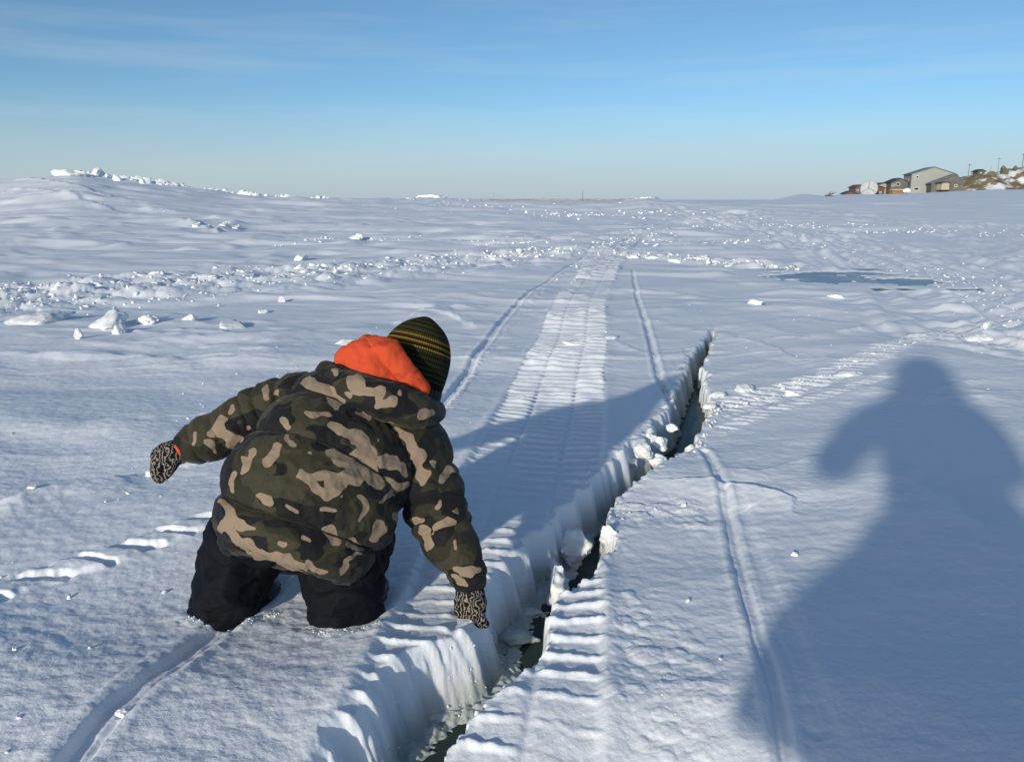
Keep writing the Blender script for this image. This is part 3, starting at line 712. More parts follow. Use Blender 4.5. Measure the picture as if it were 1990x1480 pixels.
# orange fleece hood bunched behind the neck
bm = bmesh.new()
for a, b, f, r in [(738, 716, 2.03, .070), (704, 704, 2.03, .052), (776, 738, 2.02, .050), (716, 692, 2.03, .042), (684, 702, 2.03, .034), (800, 755, 2.01, .030)]:
    ball(bm, V(a, b + 3, f), (r * .95, r * .76, r * .85))
tube(bm, [(*V(a, b, f), r) for a, b, f, r in [(712, 674, 2.05, .020), (748, 686, 2.02, .026), (776, 708, 2.0, .024), (798, 738, 1.995, .018), (816, 760, 1.995, .010)]], 40, 24)
me = voxel(bm, .004, 4); disp(me, [(11, .013, 4.2, 'fold'), (24, .007, 9.9, 'fold'), (60, .0015, 5.5, 'fold')])
part('fleece_hood', me, M['fleece'], kid)

# knitted hat
hc = V(807, 700, 2.15); hz = CX * .27 + CU * .955 + Vector((0, .10, 0)); hz.normalize()
hx = (CX - hz * CX.dot(hz)).normalized(); hy = hz.cross(hx)
HR = Matrix((hx, hy, hz)).transposed()
prof = catmull([(-.112, .080), (-.10, .088), (-.06, .094), (-.01, .096), (.03, .092), (.065, .079), (.092, .058), (.110, .034), (.121, .014), (.124, .004)], 60)
bm = bmesh.new()
zz = prof[:, 0]; rr = prof[:, 1]
loft(bm, np.array([[0, 0, a] for a in zz]), np.array([[r, 0, 0] for r in rr]), np.array([[0, r * 1.04, 0] for r in rr]), 72,
     lambda v, th: 1 + .018 * math.sin(th * 4 + .9) * max(0, v - .35) * 3 * (1 if v < .93 else .3) + .012 * math.sin(th * 3 + v * 9) * (1 - v) + .006 * math.sin(th * 11 + v * 20))
hat = link('knit_hat', from_bm(bm), M['hat'], kid)
hat.location = Vector(hc) - base; hat.rotation_euler = HR.to_euler(); WORLD[hat.name] = tuple(hc)

# body under the clothes: one skin
def HP(x, y, z): return np.array(Vector(hc) + HR @ Vector((x, y, z)))
FT = np.array([0.32, .90, 0.])                # the face looks forward, towards the crack
bm = bmesh.new()
ball(bm, HP(0, 0, -.01), (.080, .088, .10), HR.to_euler())
ball(bm, HP(0, .02, -.075), (.062, .068, .062), HR.to_euler()); ball(bm, HP(0, .05, -.115), (.03, .03, .02), HR.to_euler())
tube(bm, [(*HP(0, .082, -.045), .008), (*HP(0, .098, -.062), .011)], 6, 12)             # nose
for s in (-1, 1):
    ball(bm, HP(.080 * s, -.005, -.06), (.012, .02, .026), HR.to_euler())
    ball(bm, HP(.035 * s, .062, -.072), .022)
tube(bm, [(*HP(0, -.01, -.09), .04), (*V(770, 790, 2.09), .042), (*V(735, 770, 2.06), .06)], 16, 20)
pts = np.array([[*V(a, b, f), w_ * .62, d_ * .6] for a, b, f, w_, d_ in spine[2:]]); q = catmull(pts, 30)
loft(bm, q[:, :3], np.array([LAT * a for a in q[:, 3]]), np.array([np.cross([.3, .2, .9], LAT) * a for a in q[:, 4]]), 32)
tube(bm, [(*V(745, 815, 2.02), .05), (*V(805, 875, 2.00), .05), (*V(850, 1000, 1.93), .042), (*V(905, 1103, 1.845), .030), (*V(914, 1150, 1.83), .028)], 40, 20)
tube(bm, [(*V(640, 800, 2.03), .05), (*V(575, 790, 2.03), .046), (*V(462, 826, 2.0), .040), (*V(366, 866, 1.97), .030), (*V(345, 885, 1.965), .028)], 40, 20)
tube(bm, [(*V(520, 1010, 1.92), .065), (*V(472, 1090, 1.90), .05), (*V(450, 1150, 1.89), .045), (*V(440, 1185, 1.87), .04)], 30, 20)
tube(bm, [(*V(640, 1030, 1.91), .06), (*V(665, 1110, 1.87), .05), (*V(668, 1170, 1.85), .042), (*V(668, 1200, 1.83), .038)], 30, 20)
me = voxel(bm, .006, 2)
part('body', me, M['skin'], kid)
for s in (-1, 1):
    bm = bmesh.new(); ball(bm, HP(.032 * s, .072, -.035), (.013, .013, .013), None, 16); o = part('eye', from_bm(bm), M['eye_white'], kid)
    bm = bmesh.new(); ball(bm, HP(.032 * s, .0825, -.035), (.006, .004, .006), None, 12); part('pupil', from_bm(bm), M['pupil'], o)
bm = bmesh.new(); tube(bm, [(*HP(-.022, .079, -.092), .004), (*HP(0, .087, -.095), .006), (*HP(.022, .079, -.092), .004)], 14, 10); part('mouth', from_bm(bm), M['lip'], kid)
bm = bmesh.new()
for k in range(26):
    a = R(150 + k * 240 / 25); r = .084
    x, y = r * math.cos(a), r * 1.03 * math.sin(a)
    tube(bm, [(*HP(x, y, -.07), .012), (*HP(x * .98, y * .98, -.105), .012), (*HP(x * .9 + .006 * math.sin(k * 7), y * .9, -.128), .006)], 8, 8)
part('hair', from_bm(bm), M['hair'], kid)

# trousers: two legs and the seat
def kid_trousers():
    bm = bmesh.new()
    ball(bm, V(575, 1020, 1.88), (.175, .13, .085))
    fold = lambda ph: (lambda v, th: .95 + .05 * puffs(v + .02 * math.sin(th + ph), [0, .25, .42, .62, .8, 1.0], .6) + .022 * math.sin(th * 5 + v * 9 + ph) + .012 * math.sin(th * 9 + v * 4))
    def leg(rows, ph):                     # rows: px, py, fwd, half width, half depth
        q = catmull(np.array([[*V(a, b, f), w_, d_] for a, b, f, w_, d_ in rows]), 50)
        loft(bm, q[:, :3], np.array([np.array([1, .12, 0]) * a for a in q[:, 3]]), np.array([np.array([-.12, 1, 0]) * a for a in q[:, 4]]), 56, fold(ph))
    leg([(500, 1000, 1.90, .09, .10), (474, 1050, 1.90, .092, .10), (463, 1095, 1.885, .086, .10), (455, 1140, 1.87, .080, .10), (448, 1165, 1.86, .076, .095), (444, 1185, 1.855, .072, .09)], .4)
    leg([(655, 1030, 1.88, .095, .10), (664, 1070, 1.87, .090, .10), (666, 1110, 1.855, .084, .09), (670, 1160, 1.835, .076, .082), (671, 1205, 1.812, .071, .074), (670, 1226, 1.80, .068, .07)], 2.0)
    tube(bm, [(*V(712, 1050, 1.95), .055), (*V(712, 1090, 1.95), .042)], 10, 20)
    me = voxel(bm, .0045, 2); disp(me, [(7, .014, 6.6, 'fold'), (15, .012, 2.2, 'fold'), (36, .003, 4.4, 'fold')]); return me
part('snow_trousers', kid_trousers(), M['trousers'], kid)
# hems of the trouser legs
for rows in ([(446, 1178, 1.855, .076, .092), (444, 1186, 1.85, .078, .094), (443, 1193, 1.848, .077, .093)], [(671, 1206, 1.812, .073, .076), (671, 1217, 1.806, .075, .077), (670, 1226, 1.802, .074, .076)]):
    bm = bmesh.new(); q = catmull(np.array([[*V(a, b, f), w_, d_] for a, b, f, w_, d_ in rows]), 8)
    loft(bm, q[:, :3], np.array([np.array([1, .12, 0]) * a for a in q[:, 3]]), np.array([np.array([-.12, 1, 0]) * a for a in q[:, 4]]), 56, lambda v, th: .985 + .015 * math.sin(v * math.pi) + .02 * math.sin(th * 5 + 1))
    part('trouser_hem', from_bm(bm), M['trousers'], kid)
# boots: the toes reach out past the trouser legs
for nm_, pa in (('boot', [(455, 1175, 1.86, .050), (490, 1168, 1.90, .056), (515, 1160, 1.94, .050)]), ('boot', [(690, 1185, 1.85, .05), (715, 1168, 1.91, .05), (728, 1152, 1.96, .042)])):
    bm = bmesh.new(); tube(bm, [(*V(a, b, f), r) for a, b, f, r in pa], 24, 28); c = V(*pa[-1][:3])
    me = voxel(bm, .006, 2); disp(me, [(30, .003, 1, 'fold')]); bt = part(nm_, me, M['boot'], kid)
    bm = bmesh.new(); q = [(V(a, b, f)[0], V(a, b, f)[1], .012, r * .98) for a, b, f, r in pa]; tube(bm, q, 24, 28, None, .35); part('sole', from_bm(bm), M['boot'], bt)

# gloves: a fist-like hand with bent fingers and a thumb
def glove(c, fw, pl_, sd_, s, curl, spread):
    """c wrist, fw along the hand, pl_ palm normal, sd_ towards the thumb; s hand length"""
    c, fw, pl_, sd_ = (np.array(a, dtype=float) for a in (c, fw, pl_, sd_))
    fw /= np.linalg.norm(fw); pl_ -= fw * pl_.dot(fw); pl_ /= np.linalg.norm(pl_); sd2 = np.cross(fw, pl_); sd_ = sd2 * (1 if sd2.dot(sd_) > 0 else -1)
    q = lambda f, d, p: c + fw * f * s + sd_ * d * s + pl_ * p * s
    bm = bmesh.new()
    for f, d, p, r in ((.02, 0, 0, .26), (.16, 0, 0, .29), (.32, .06, 0, .27), (.32, -.08, 0, .27), (.44, .12, 0, .22), (.44, -.12, 0, .22)):
        ball(bm, q(f, d, p), r * s)
    for k, (d, L) in enumerate(((.24, .40), (.09, .46), (-.06, .43), (-.2, .34))):
        a1, a2, a3 = curl * .55, curl * 1.15, curl * 1.65
        p0 = np.array([.48, d * 1.0, .02]); pts = [p0]
        for a, l in ((a1, .45), (a2, .32), (a3, .25)):
            pts.append(pts[-1] + np.array([math.cos(a), d * spread, math.sin(a)]) * l * L)
        tube(bm, [(*q(*p_), r * s) for p_, r in zip(pts, (.115, .108, .10, .085))], 20, 16)
    tube(bm, [(*q(.12, .16, .05), .13 * s), (*q(.30, .30, .13), .12 * s), (*q(.46, .30, .24), .105 * s), (*q(.56, .24, .32), .085 * s)], 18, 16)
    return voxel(bm, .0030, 1)
w0 = V(352, 874, 1.968)
me = glove(w0, V(306, 894, 1.95) - w0, np.array([.25, .35, -.9]), np.array([-.2, -.2, 1.0]) * -1 + np.array(CX) * .3, .118, 1.15, .1)
part('glove', me, M['glove'], kid)
w1 = V(914, 1137, 1.838)
me = glove(w1, V(913, 1200, 1.806) - w1, np.array([.45, .75, .1]), np.array([-1, .2, .1]), .128, .7, .12)
part('glove', me, M['glove'], kid)
for pc, pd, r in ((V(362, 868, 1.969), V(338, 880, 1.96), .035), (V(913, 1131, 1.836), V(915, 1150, 1.83), .036)):
    bm = bmesh.new(); dv = (pd - pc) / np.linalg.norm(pd - pc)
    tube(bm, [(*(pc - dv * .004), r), (*(pc + dv * .004), r)], 6, 28); part('fleece_cuff', from_bm(bm), M['fleece'], kid)
# ---------------------------------------------------------------- the photographer, standing behind the lens
A0 = np.array([-.04, -.30, 0.0])
ph = empty('person', A0, 'photographer in a flared winter parka whose long shadow lies over the snow on the right', 'person')
ph.name = 'person'; WORLD[ph.name] = tuple(A0); PHN = ph.name
M['parka'] = mat('dark_blue_parka', (.02, .03, .06), .8, .2, bump=[(30, .003, 3)])
M['ruff'] = mat('fur_ruff', (.16, .12, .08), .9, .1, bump=[(120, .01, 4)])
def AP(x, y, z): return A0 + np.array([x, y, z])
bm = bmesh.new()
ball(bm, AP(0, 0, 1.42), (.078, .096, .115)); ball(bm, AP(0, .03, 1.345), (.058, .066, .05))
tube(bm, [(*AP(0, .09, 1.425), .009), (*AP(0, .108, 1.39), .014)], 6, 12)
for s in (-1, 1): ball(bm, AP(.08 * s, 0, 1.41), (.012, .022, .03))
tube(bm, [(*AP(0, -.01, 1.34), .052), (*AP(0, -.02, 1.24), .06)], 8, 20)
loft(bm, np.array([AP(0, -.02, z) for z in (1.26, 1.2, 1.05, .9, .75, .68)]), np.array([[a, 0, 0] for a in (.09, .16, .14, .09, .09, .08)]), np.array([[0, a, 0] for a in (.06, .09, .10, .08, .09, .08)]), 32)
for s in (-1, 1):
    tube(bm, [(*AP(.16 * s, -.02, 1.19), .055), (*AP(.26 * s, .04, 1.08), .046), (*(AP(-.30, .08, .945) if s < 0 else AP(.33, .04, .93)), .040), (*AP(.20 * s, .20, .97), .034), (*AP(.115 * s + .04, .262, .975), .026)], 40, 20)
    tube(bm, [(*AP(.085 * s, -.02, .74), .085), (*AP(.10 * s, .0, .42), .058), (*AP(.11 * s, -.02, .10), .045)], 30, 20)
    c = AP(.115 * s + .04, .262, .975)       # hands close on the phone
    ball(bm, c + np.array([-.012 * s, .004, .0]), (.026, .018, .040))
    for k in range(4):
        z = .026 - .018 * k; L = (.9, 1, .95, .8)[k]
        tube(bm, [(*(c + np.array([-.008 * s, .012, z])), .0085), (*(c + np.array([-.022 * s, .027, z])), .008), (*(c + np.array([(-.022 - .024 * L) * s, .030, z])), .0072), (*(c + np.array([(-.022 - .042 * L) * s, .026, z])), .006)], 12, 12)
    tube(bm, [(*(c + np.array([-.004 * s, -.004, .02])), .011), (*(c + np.array([-.026 * s, -.006, .036])), .0095), (*(c + np.array([-.046 * s, -.002, .030])), .008)], 10, 12)
part('body', voxel(bm, .006, 2), M['skin'], ph)
for s in (-1, 1):
    bm = bmesh.new(); ball(bm, AP(.032 * s, .088, 1.435), .012, None, 16); o = part('eye', from_bm(bm), M['eye_white'], ph)
    bm = bmesh.new(); ball(bm, AP(.032 * s, .098, 1.435), (.006, .004, .006), None, 12); part('pupil', from_bm(bm), M['pupil'], o)
bm = bmesh.new(); tube(bm, [(*AP(-.022, .088, 1.36), .004), (*AP(0, .096, 1.358), .006), (*AP(.022, .088, 1.36), .004)], 14, 10); part('mouth', from_bm(bm), M['lip'], ph)
bm = bmesh.new()
for k in range(24):
    a = R(150 + k * 240 / 23); x, y = .082 * math.cos(a), .098 * math.sin(a)
    tube(bm, [(*AP(x * .55, y * .55, 1.525), .02), (*AP(x, y, 1.46), .02), (*AP(x * 1.02, y, 1.38), .014)], 10, 8)
part('hair', from_bm(bm), M['hair'], ph)
bm = bmesh.new()
prof = [(1.28, .085, .08, 0), (1.245, .15, .10, 0), (1.21, .205, .125, 0), (1.14, .215, .15, 0), (1.02, .20, .155, .02), (.90, .20, .14, .06), (.80, .225, .14, .10), (.72, .27, .17, .095), (.64, .335, .215, .05), (.57, .375, .24, .01), (.45, .38, .25, .01)]
q = catmull(np.array(prof), 60)
loft(bm, np.array([AP(a[3], -.02, a[0]) for a in q]), np.array([[a[1], 0, 0] for a in q]), np.array([[0, a[2], 0] for a in q]), 64, lambda v, th: 1 + .03 * math.sin(th * 7 + v * 6) * v)
for s in (-1, 1):
    tube(bm, [(*AP(.14 * s, -.02, 1.19), .085), (*AP(.25 * s, .02, 1.09), .098), (*(AP(-.305, .075, .945) if s < 0 else AP(.33, .03, .93)), .080), (*AP(.24 * s, .17, .965), .062), (*AP(.155 * s + .02, .225, .97), .048)], 50, 28, lambda v, th: 1 + .03 * math.sin(v * 40))
me = voxel(bm, .009, 2); disp(me, [(10, .008, 3.1, 'fold')]); parka = part('parka', me, M['parka'], ph)
bm = bmesh.new()
q = catmull(np.array([(1.17, .235, -.03), (1.25, .215, -.03), (1.32, .185, -.045), (1.39, .163, -.06), (1.46, .142, -.06), (1.52, .112, -.05), (1.565, .075, -.04), (1.59, .04, -.03)]), 30)
for j in range(30): pass
loft(bm, np.array([AP(0, a[2], a[0]) for a in q]), np.array([[a[1], 0, 0] for a in q]), np.array([[0, a[1] * .8, 0] for a in q]), 48)
me = from_bm(bm)
part('parka_hood', me, M['parka'], parka)
bm = bmesh.new()
ring = [(*AP(.10 * math.cos(a), .085, 1.41 + .115 * math.sin(a)), .032) for a in np.linspace(0, 2 * math.pi, 17)]
tube(bm, ring, 60, 16, lambda v, th: 1 + .1 * math.sin(th * 5 + v * 70)); part('fur_ruff', from_bm(bm), M['ruff'], parka)
bm = bmesh.new()
for s in (-1, 1): tube(bm, [(*AP(.085 * s, -.02, .72), .11), (*AP(.10 * s, .0, .42), .088), (*AP(.115 * s, -.02, .12), .075), (*AP(.115 * s, -.02, .07), .075)], 30, 28)
part('snow_trousers', voxel(bm, .008, 2), M['trousers'], ph)
for s in (-1, 1):
    bm = bmesh.new(); tube(bm, [(*AP(.115 * s, -.06, .075), .055), (*AP(.118 * s, .03, .06), .055), (*AP(.125 * s, .14, .045), .042)], 20, 24); bt = part('boot', from_bm(bm), M['boot'], ph)
    bm = bmesh.new(); tube(bm, [(*AP(.115 * s, -.08, .012), .056), (*AP(.118 * s, .03, .012), .058), (*AP(.125 * s, .15, .012), .045)], 20, 24, None, .3); part('sole', from_bm(bm), M['boot'], bt)
M['phone'] = mat('black_glass', (.01, .01, .011), .15, .5); M['screen'] = mat('dark_screen', (.03, .04, .05), .08, .5)
phone = empty('phone', (0, -.03, 1.0), 'black phone held up in both hands by the photographer', 'phone'); WORLD[phone.name] = (0, -.03, 1.0)
def box_bm(bm, c, s, rot=None):
    m = Matrix.Translation(Vector(c)) @ (rot.to_4x4() if rot else Matrix()) @ Matrix.Diagonal((*s, 1)); return bmesh.ops.create_cube(bm, size=1, matrix=m)['verts']
bm = bmesh.new(); box_bm(bm, (0, -.03, 1.0), (.146, .0075, .071)); bmesh.ops.bevel(bm, geom=bm.edges[:], offset=.003, segments=2); part('case', from_bm(bm), M['phone'], phone)
bm = bmesh.new(); box_bm(bm, (0, -.0342, 1.0), (.13, .001, .064)); part('screen', from_bm(bm), M['screen'], phone)
bm = bmesh.new(); ball(bm, (.06, -.0258, 1.026), (.005, .002, .005)); part('lens', from_bm(bm), M['screen'], phone)

# ---------------------------------------------------------------- broken snow and ice
def chunk_mesh(seed, sub=3, flat=1.0, facets=9, rough=.05, name='chunk'):
    r_ = random.Random(seed); bm = bmesh.new(); bmesh.ops.create_icosphere(bm, subdivisions=sub, radius=1)
    pl = []
    for k in range(facets):
        d = Vector((r_.gauss(0, 1), r_.gauss(0, 1), r_.gauss(0, 1))).normalized(); pl.append((d, r_.uniform(.38, .8)))
    for v in bm.verts:
        for d, h in pl:
            e = v.co.dot(d) - h
            if e > 0: v.co -= d * e * .97
        n = v.co.normalized(); v.co += n * (rough * mn.noise(v.co * 2.2 + Vector((seed, 0, 0))) + rough * .6 * mn.noise(v.co * 5 + Vector((0, seed, 0))) + rough * .5 * mn.noise(v.co * 11 + Vector((seed, seed, 0))))
        v.co.z *= flat
    return from_bm(bm, name)
BLOCK = [chunk_mesh(10 + i, 4, 1.1, 14, .10) for i in range(6)]
LUMP = [chunk_mesh(30 + i, 4, .85, 10, .20) for i in range(6)]
SLAB = [chunk_mesh(50 + i, 4, .38, 12, .14) for i in range(6)]
for me in BLOCK + LUMP + SLAB: me.shade_smooth(); me.materials.append(M['snow'])
def chunk(name, px, py, wpx, kind, label, cat='snow chunk', group=None, hk=1.0, dk=1.0, z=None, tilt=(0, 0), m='snow', rz=None, i=None, sink=.35):
    """a lump whose foot stands at a pixel of the photograph, as wide as wpx there"""
    lib = {'block': BLOCK, 'lump': LUMP, 'slab': SLAB}[kind]
    zz = 0.0
    for _ in range(6):
        x, y = G(px, py, zz); zz = HZ(x, y) if z is None else z
    t = y / ray(px, py)[1]; wm = wpx * t / F * .5
    me = lib[random.randrange(6) if i is None else i]
    o = bpy.data.objects.new(name, me); COL.objects.link(o)
    if not me.materials: me.materials.append(M['snow'])
    o.material_slots[0].link = 'OBJECT'; o.material_slots[0].material = M[m]
    hz_ = wm * hk * {'block': 1, 'lump': .75, 'slab': .34}[kind]
    o.location = (x, y + wm * dk * .6, zz + hz_ * (1 - 2 * sink)); o.scale = (wm, wm * dk, wm * hk)
    o.rotation_euler = (R(tilt[0]), R(tilt[1]), R(random.uniform(0, 360) if rz is None else rz))
    return props(o, label, cat, group)
# crust slabs and lumps on the left
chunk('snow_slab', 195, 640, 84, 'slab', 'largest tilted slab of white snow crust, lying left of the child', 'snow slab', None, 1.15, 1.2, tilt=(20, -4), rz=10, i=0)
chunk('snow_slab', 228, 650, 40, 'slab', 'shorter snow slab leaning against the right end of the largest tilted slab', 'snow slab', None, 1.6, 1.3, tilt=(22, 14), rz=30, i=3)
chunk('snow_chunk', 150, 659, 26, 'block', 'small pointed snow chunk in front of the largest tilted slab', rz=0, i=2, hk=1.1)
chunk('snow_slab', 55, 630, 120, 'slab', 'long low bright snow slab at the left edge of the picture', 'snow slab', None, .9, 1.2, tilt=(10, 0), rz=5, i=1)
chunk('snow_chunk', 283, 631, 42, 'lump', 'rounded snow chunk right behind the largest tilted slab', hk=.8)
chunk('snow_slab', 365, 622, 45, 'slab', 'thin tilted snow slab above the rounded chunk, left of the child', 'snow slab', None, .9, tilt=(14, 5), rz=0)
chunk('snow_slab', 440, 640, 75, 'slab', 'flat streak of wind-cut snow between the largest tilted slab and the child', 'snow slab', None, .5, 1, tilt=(10, 8), rz=0)
chunk('snow_slab', 507, 609, 28, 'slab', 'small lone bright snow flake of crust on the blue drift left of the child', 'snow slab', None, 1, tilt=(12, 0), rz=0)
chunk('snow_chunk', 581, 512, 38, 'lump', 'low pointed white snow chunk behind the left rubble band', hk=.6, i=3)
chunk('snow_slab', 664, 670, 56, 'slab', 'bright snow slab just left of the orange hood', 'snow slab', None, .7, tilt=(12, -4), rz=0)
chunk('snow_chunk', 548, 580, 16, 'block', 'single small snow chunk with a blue shadow below the left rubble band', hk=1)
chunk('snow_slab', 1190, 658, 36, 'slab', 'oval bright snow slab at the right edge of the belt track', 'snow slab', None, .8, tilt=(10, 0), rz=0)
chunk('snow_slab', 1115, 672, 62, 'slab', 'thin bright snow strip lying across the middle of the belt track', 'snow slab', None, .45, .5, tilt=(10, 0), rz=0)
chunk('snow_chunk', 1469, 593, 32, 'lump', 'cream rounded snow chunk alone beyond the far end of the crack', hk=1)
chunk('snow_chunk', 1628, 582, 36, 'lump', 'yellowish low snow chunk in front of the meltwater', hk=.6)
chunk('snow_slab', 1915, 666, 62, 'slab', 'wide bright snow slab near the right edge of the picture', 'snow slab', None, 1.2, 1.2, tilt=(10, 0), rz=10)
chunk('snow_chunk', 1918, 644, 26, 'lump', 'snow lump behind the wide bright slab near the right edge', hk=.9)
chunk('snow_chunk', 1663, 745, 66, 'lump', 'big bright snow lump beside the shadow of the head', hk=.55, dk=1.2, z=ZR)
chunk('snow_chunk', 1706, 690, 20, 'block', 'small angular snow chunk just above the shadow of the head', z=ZR)
chunk('snow_chunk', 1540, 772, 44, 'lump', 'bright snow lump in the middle of the broken line right of the crack', hk=.6, z=ZR)
chunk('snow_slab', 1455, 762, 56, 'slab', 'flat bright snow slab at the back of the broken line right of the crack', 'snow slab', None, .8, 1, z=ZR, tilt=(8, 0), rz=-10)
chunk('snow_slab', 1400, 770, 40, 'slab', 'bright snow slab on the right rim above the rounded rim block', 'snow slab', None, 1.2, 1, z=ZR, tilt=(8, 0), rz=0)
chunk('snow_chunk', 1618, 778, 13, 'block', 'tiny snow cube at the right end of the broken line', z=ZR)
chunk('snow_chunk', 1379, 796, 26, 'lump', 'rounded cream snow block perched on the right rim of the crack', hk=1.1, z=ZR, i=1)
chunk('ice_block', 1341, 884, 27, 'block', 'white ice cube floating in the dark water of the far crack', 'ice block', None, 1.1, 1, z=WATER_Z + .07, rz=20, i=0)
chunk('ice_block', 1318, 888, 26, 'slab', 'flat ice flake beside the floating white cube', 'ice block', None, 1.2, 1, z=WATER_Z + .05, rz=20, i=4)
chunk('ice_block', 1114, 1095, 74, 'lump', 'tall ice block wedged in the crack with a lit lower edge', 'ice block', None, 1.5, 1.15, z=WATER_Z + .03, i=4, rz=30)
chunk('ice_block', 1088, 1158, 70, 'lump', 'knobbly lit ice block leaning on the right slab in the crack', 'ice block', None, 1.5, 1.1, z=WATER_Z + .06, i=2, rz=0)
chunk('ice_block', 1080, 1115, 40, 'lump', 'small ice lump joining the two big blocks in the crack', 'ice block', None, 1.2, 1.1, z=WATER_Z + .05, i=5, rz=0)
chunk('snow_chunk', 1186, 1052, 46, 'lump', 'jagged lit snow lump hanging over the right rim of the crack', hk=1.2, z=ZR - .035, i=5)
for px, py, wd, lab in ((1000, 1262, 88, 'grey-green ice slab tilted in the water below the hand'), (1022, 1205, 52, 'frosted ice slab standing against the wall below the wedged block'),
                        (905, 1335, 90, 'translucent ice slab pressed under the near left wall'), (840, 1415, 92, 'lowest slushy ice slab at the bottom of the crack'), (945, 1290, 60, 'small ridged ice slab between the two larger floating ones')):
    chunk('ice_slab', px, py, wd, 'slab', lab, 'ice slab', None, 1.5, 1.25, z=WATER_Z, tilt=(random.uniform(-8, 12), random.uniform(-14, -4)), m='ice', rz=-50, sink=.30)
for px, py, wd, lab in ((1253, 888, 44, 'biggest rounded snow boulder on the left rim'), (1284, 868, 40, 'snow boulder on the left rim beside the dark water'), (1225, 905, 36, 'low snow boulder at the near end of the rim cluster'),
                        (1262, 858, 34, 'snow boulder at the back of the rim cluster'), (1308, 838, 26, 'small snow boulder at the far end of the rim cluster'), (1278, 905, 42, 'pointed lit snow boulder hanging over the crack')):
    chunk('snow_boulder', px, py, wd, 'lump', lab, 'snow chunk', 'snow boulders along the left rim of the crack', 1.0, 1, z=-.02 if py < 890 else -.07)
for px, py, wd, lab in ((1306, 943, 19, 'small snow chunk on the long blue dip beside the crack'), (1331, 984, 14, 'small snow chunk below the long blue dip'), (1545, 1081, 17, 'lone white snow chunk left of the long shadow'),
                        (1232, 758, 0, ''), (1620, 842, 9, 'tiny snow chunk inside the shadow near its left shoulder'), (1872, 912, 15, 'snow chunk inside the shadow towards its right side'), (1785, 893, 8, 'tiny snow chunk in the middle of the shadow'),
                        (1400, 1280, 8, 'tiny snow chunk beside the right ski groove'), (1338, 1168, 10, 'tiny snow chunk between the belt print and the ski groove'), (1955, 752, 20, 'snow chunk right of the shadow'),
                        (236, 1398, 34, 'lit snow chunk at the lower end of the left ski groove'), (318, 1152, 12, 'tiny bright chunk left of the trouser leg'), (290, 925, 22, 'snow chunk just left of the raised glove'),
                        (60, 950, 18, 'snow chunk on the raised step at the left edge'), (36, 1395, 12, 'tiny snow chunk near the lower left corner'), (28, 1263, 12, 'tiny snow chunk at the left edge below the old print')):
    if wd: chunk('snow_chunk', px, py, wd, 'lump', lab, 'snow chunk', None, .8, 1, z=ZR if px > 1250 else None)
for px, py, wd, lab in ((1010, 497, 16, 'left one of two bright chunks beyond the belt track'), (1028, 492, 22, 'right one of two bright chunks beyond the belt track'), (1233, 502, 34, 'bright snow chunk at the left end of the far white ridge'),
                        (1322, 508, 44, 'largest bright chunk of the far white ridge'), (1370, 511, 34, 'bright chunk right of the largest one on the far white ridge'), (1270, 503, 30, 'second bright chunk from the left on the far white ridge'),
                        (300, 538, 30, 'chunk at the top of the left rubble band, under the smooth drift'), (360, 545, 26, 'bright chunk in the middle of the left rubble band'), (412, 540, 20, 'bright chunk at the right of the middle of the left rubble band'), (690, 463, 40, 'bright snow chunk on the line behind the left rubble band')):
    chunk('snow_chunk', px, py, wd, 'lump', lab, 'snow chunk', None, .5, 1)
# blocks on the ice ridge at the left
def far_chunk(name, px, py, D, wpx, hpx, kind, label, i, m='snow', cat='ice block', rz=0):
    p = P(px, py, D); k = D / ray(px, py)[1] / F; lib = {'block': BLOCK, 'lump': LUMP, 'slab': SLAB}[kind]
    me = lib[i]; o = bpy.data.objects.new(name, me); COL.objects.link(o)
    if not me.materials: me.materials.append(M['snow'])
    o.material_slots[0].link = 'OBJECT'; o.material_slots[0].material = M[m]
    f = {'block': 1, 'lump': .75, 'slab': .34}[kind]
    o.location = (p.x, D, p.z + hpx * k * .18); o.scale = (wpx * k * .55, wpx * k * .5, hpx * k * .62 / f); o.rotation_euler.z = R(rz)
    return props(o, label, cat)
far_chunk('ice_block', 141, 342, 62, 62, 20, 'lump', 'long white wedge-shaped ice block on top of the left ridge', 1)
far_chunk('ice_block', 191, 343, 64, 32, 20, 'block', 'dark shaded ice block beside the white wedge on the left ridge', 2, rz=160)
far_chunk('ice_block', 172, 341, 64, 20, 9, 'lump', 'small ice lump between the white wedge and the dark block', 4)
far_chunk('ice_block', 212, 344, 63, 18, 8, 'block', 'small ice lump right of the dark block on the left ridge', 5)
far_chunk('ice_block', 262, 364, 55, 26, 10, 'lump', 'shaded ice lump on the slope under the left ridge', 3)
far_chunk('ice_block', 835, 385, 75, 62, 13, 'lump', 'white ice heap on the horizon above the beanie', 0)
far_chunk('ice_block', 800, 387, 74, 32, 6, 'lump', 'small ice heap left of the white heap on the horizon', 2)
far_chunk('ice_block', 1262, 390, 85, 60, 9, 'lump', 'white ice heap on the horizon right of the radio mast', 3)
for px, py, wd, h, lab in ((385, 442, 26, 14, 'leftmost'), (412, 449, 30, 14, 'nearest'), (438, 441, 26, 14, 'middle'), (462, 446, 26, 12, 'rightmost')):
    far_chunk('ice_block', px, py, 27, wd, h, 'lump', lab + ' of the shaded ice lumps in the dip below the left ridge', random.randrange(6), 'snow')

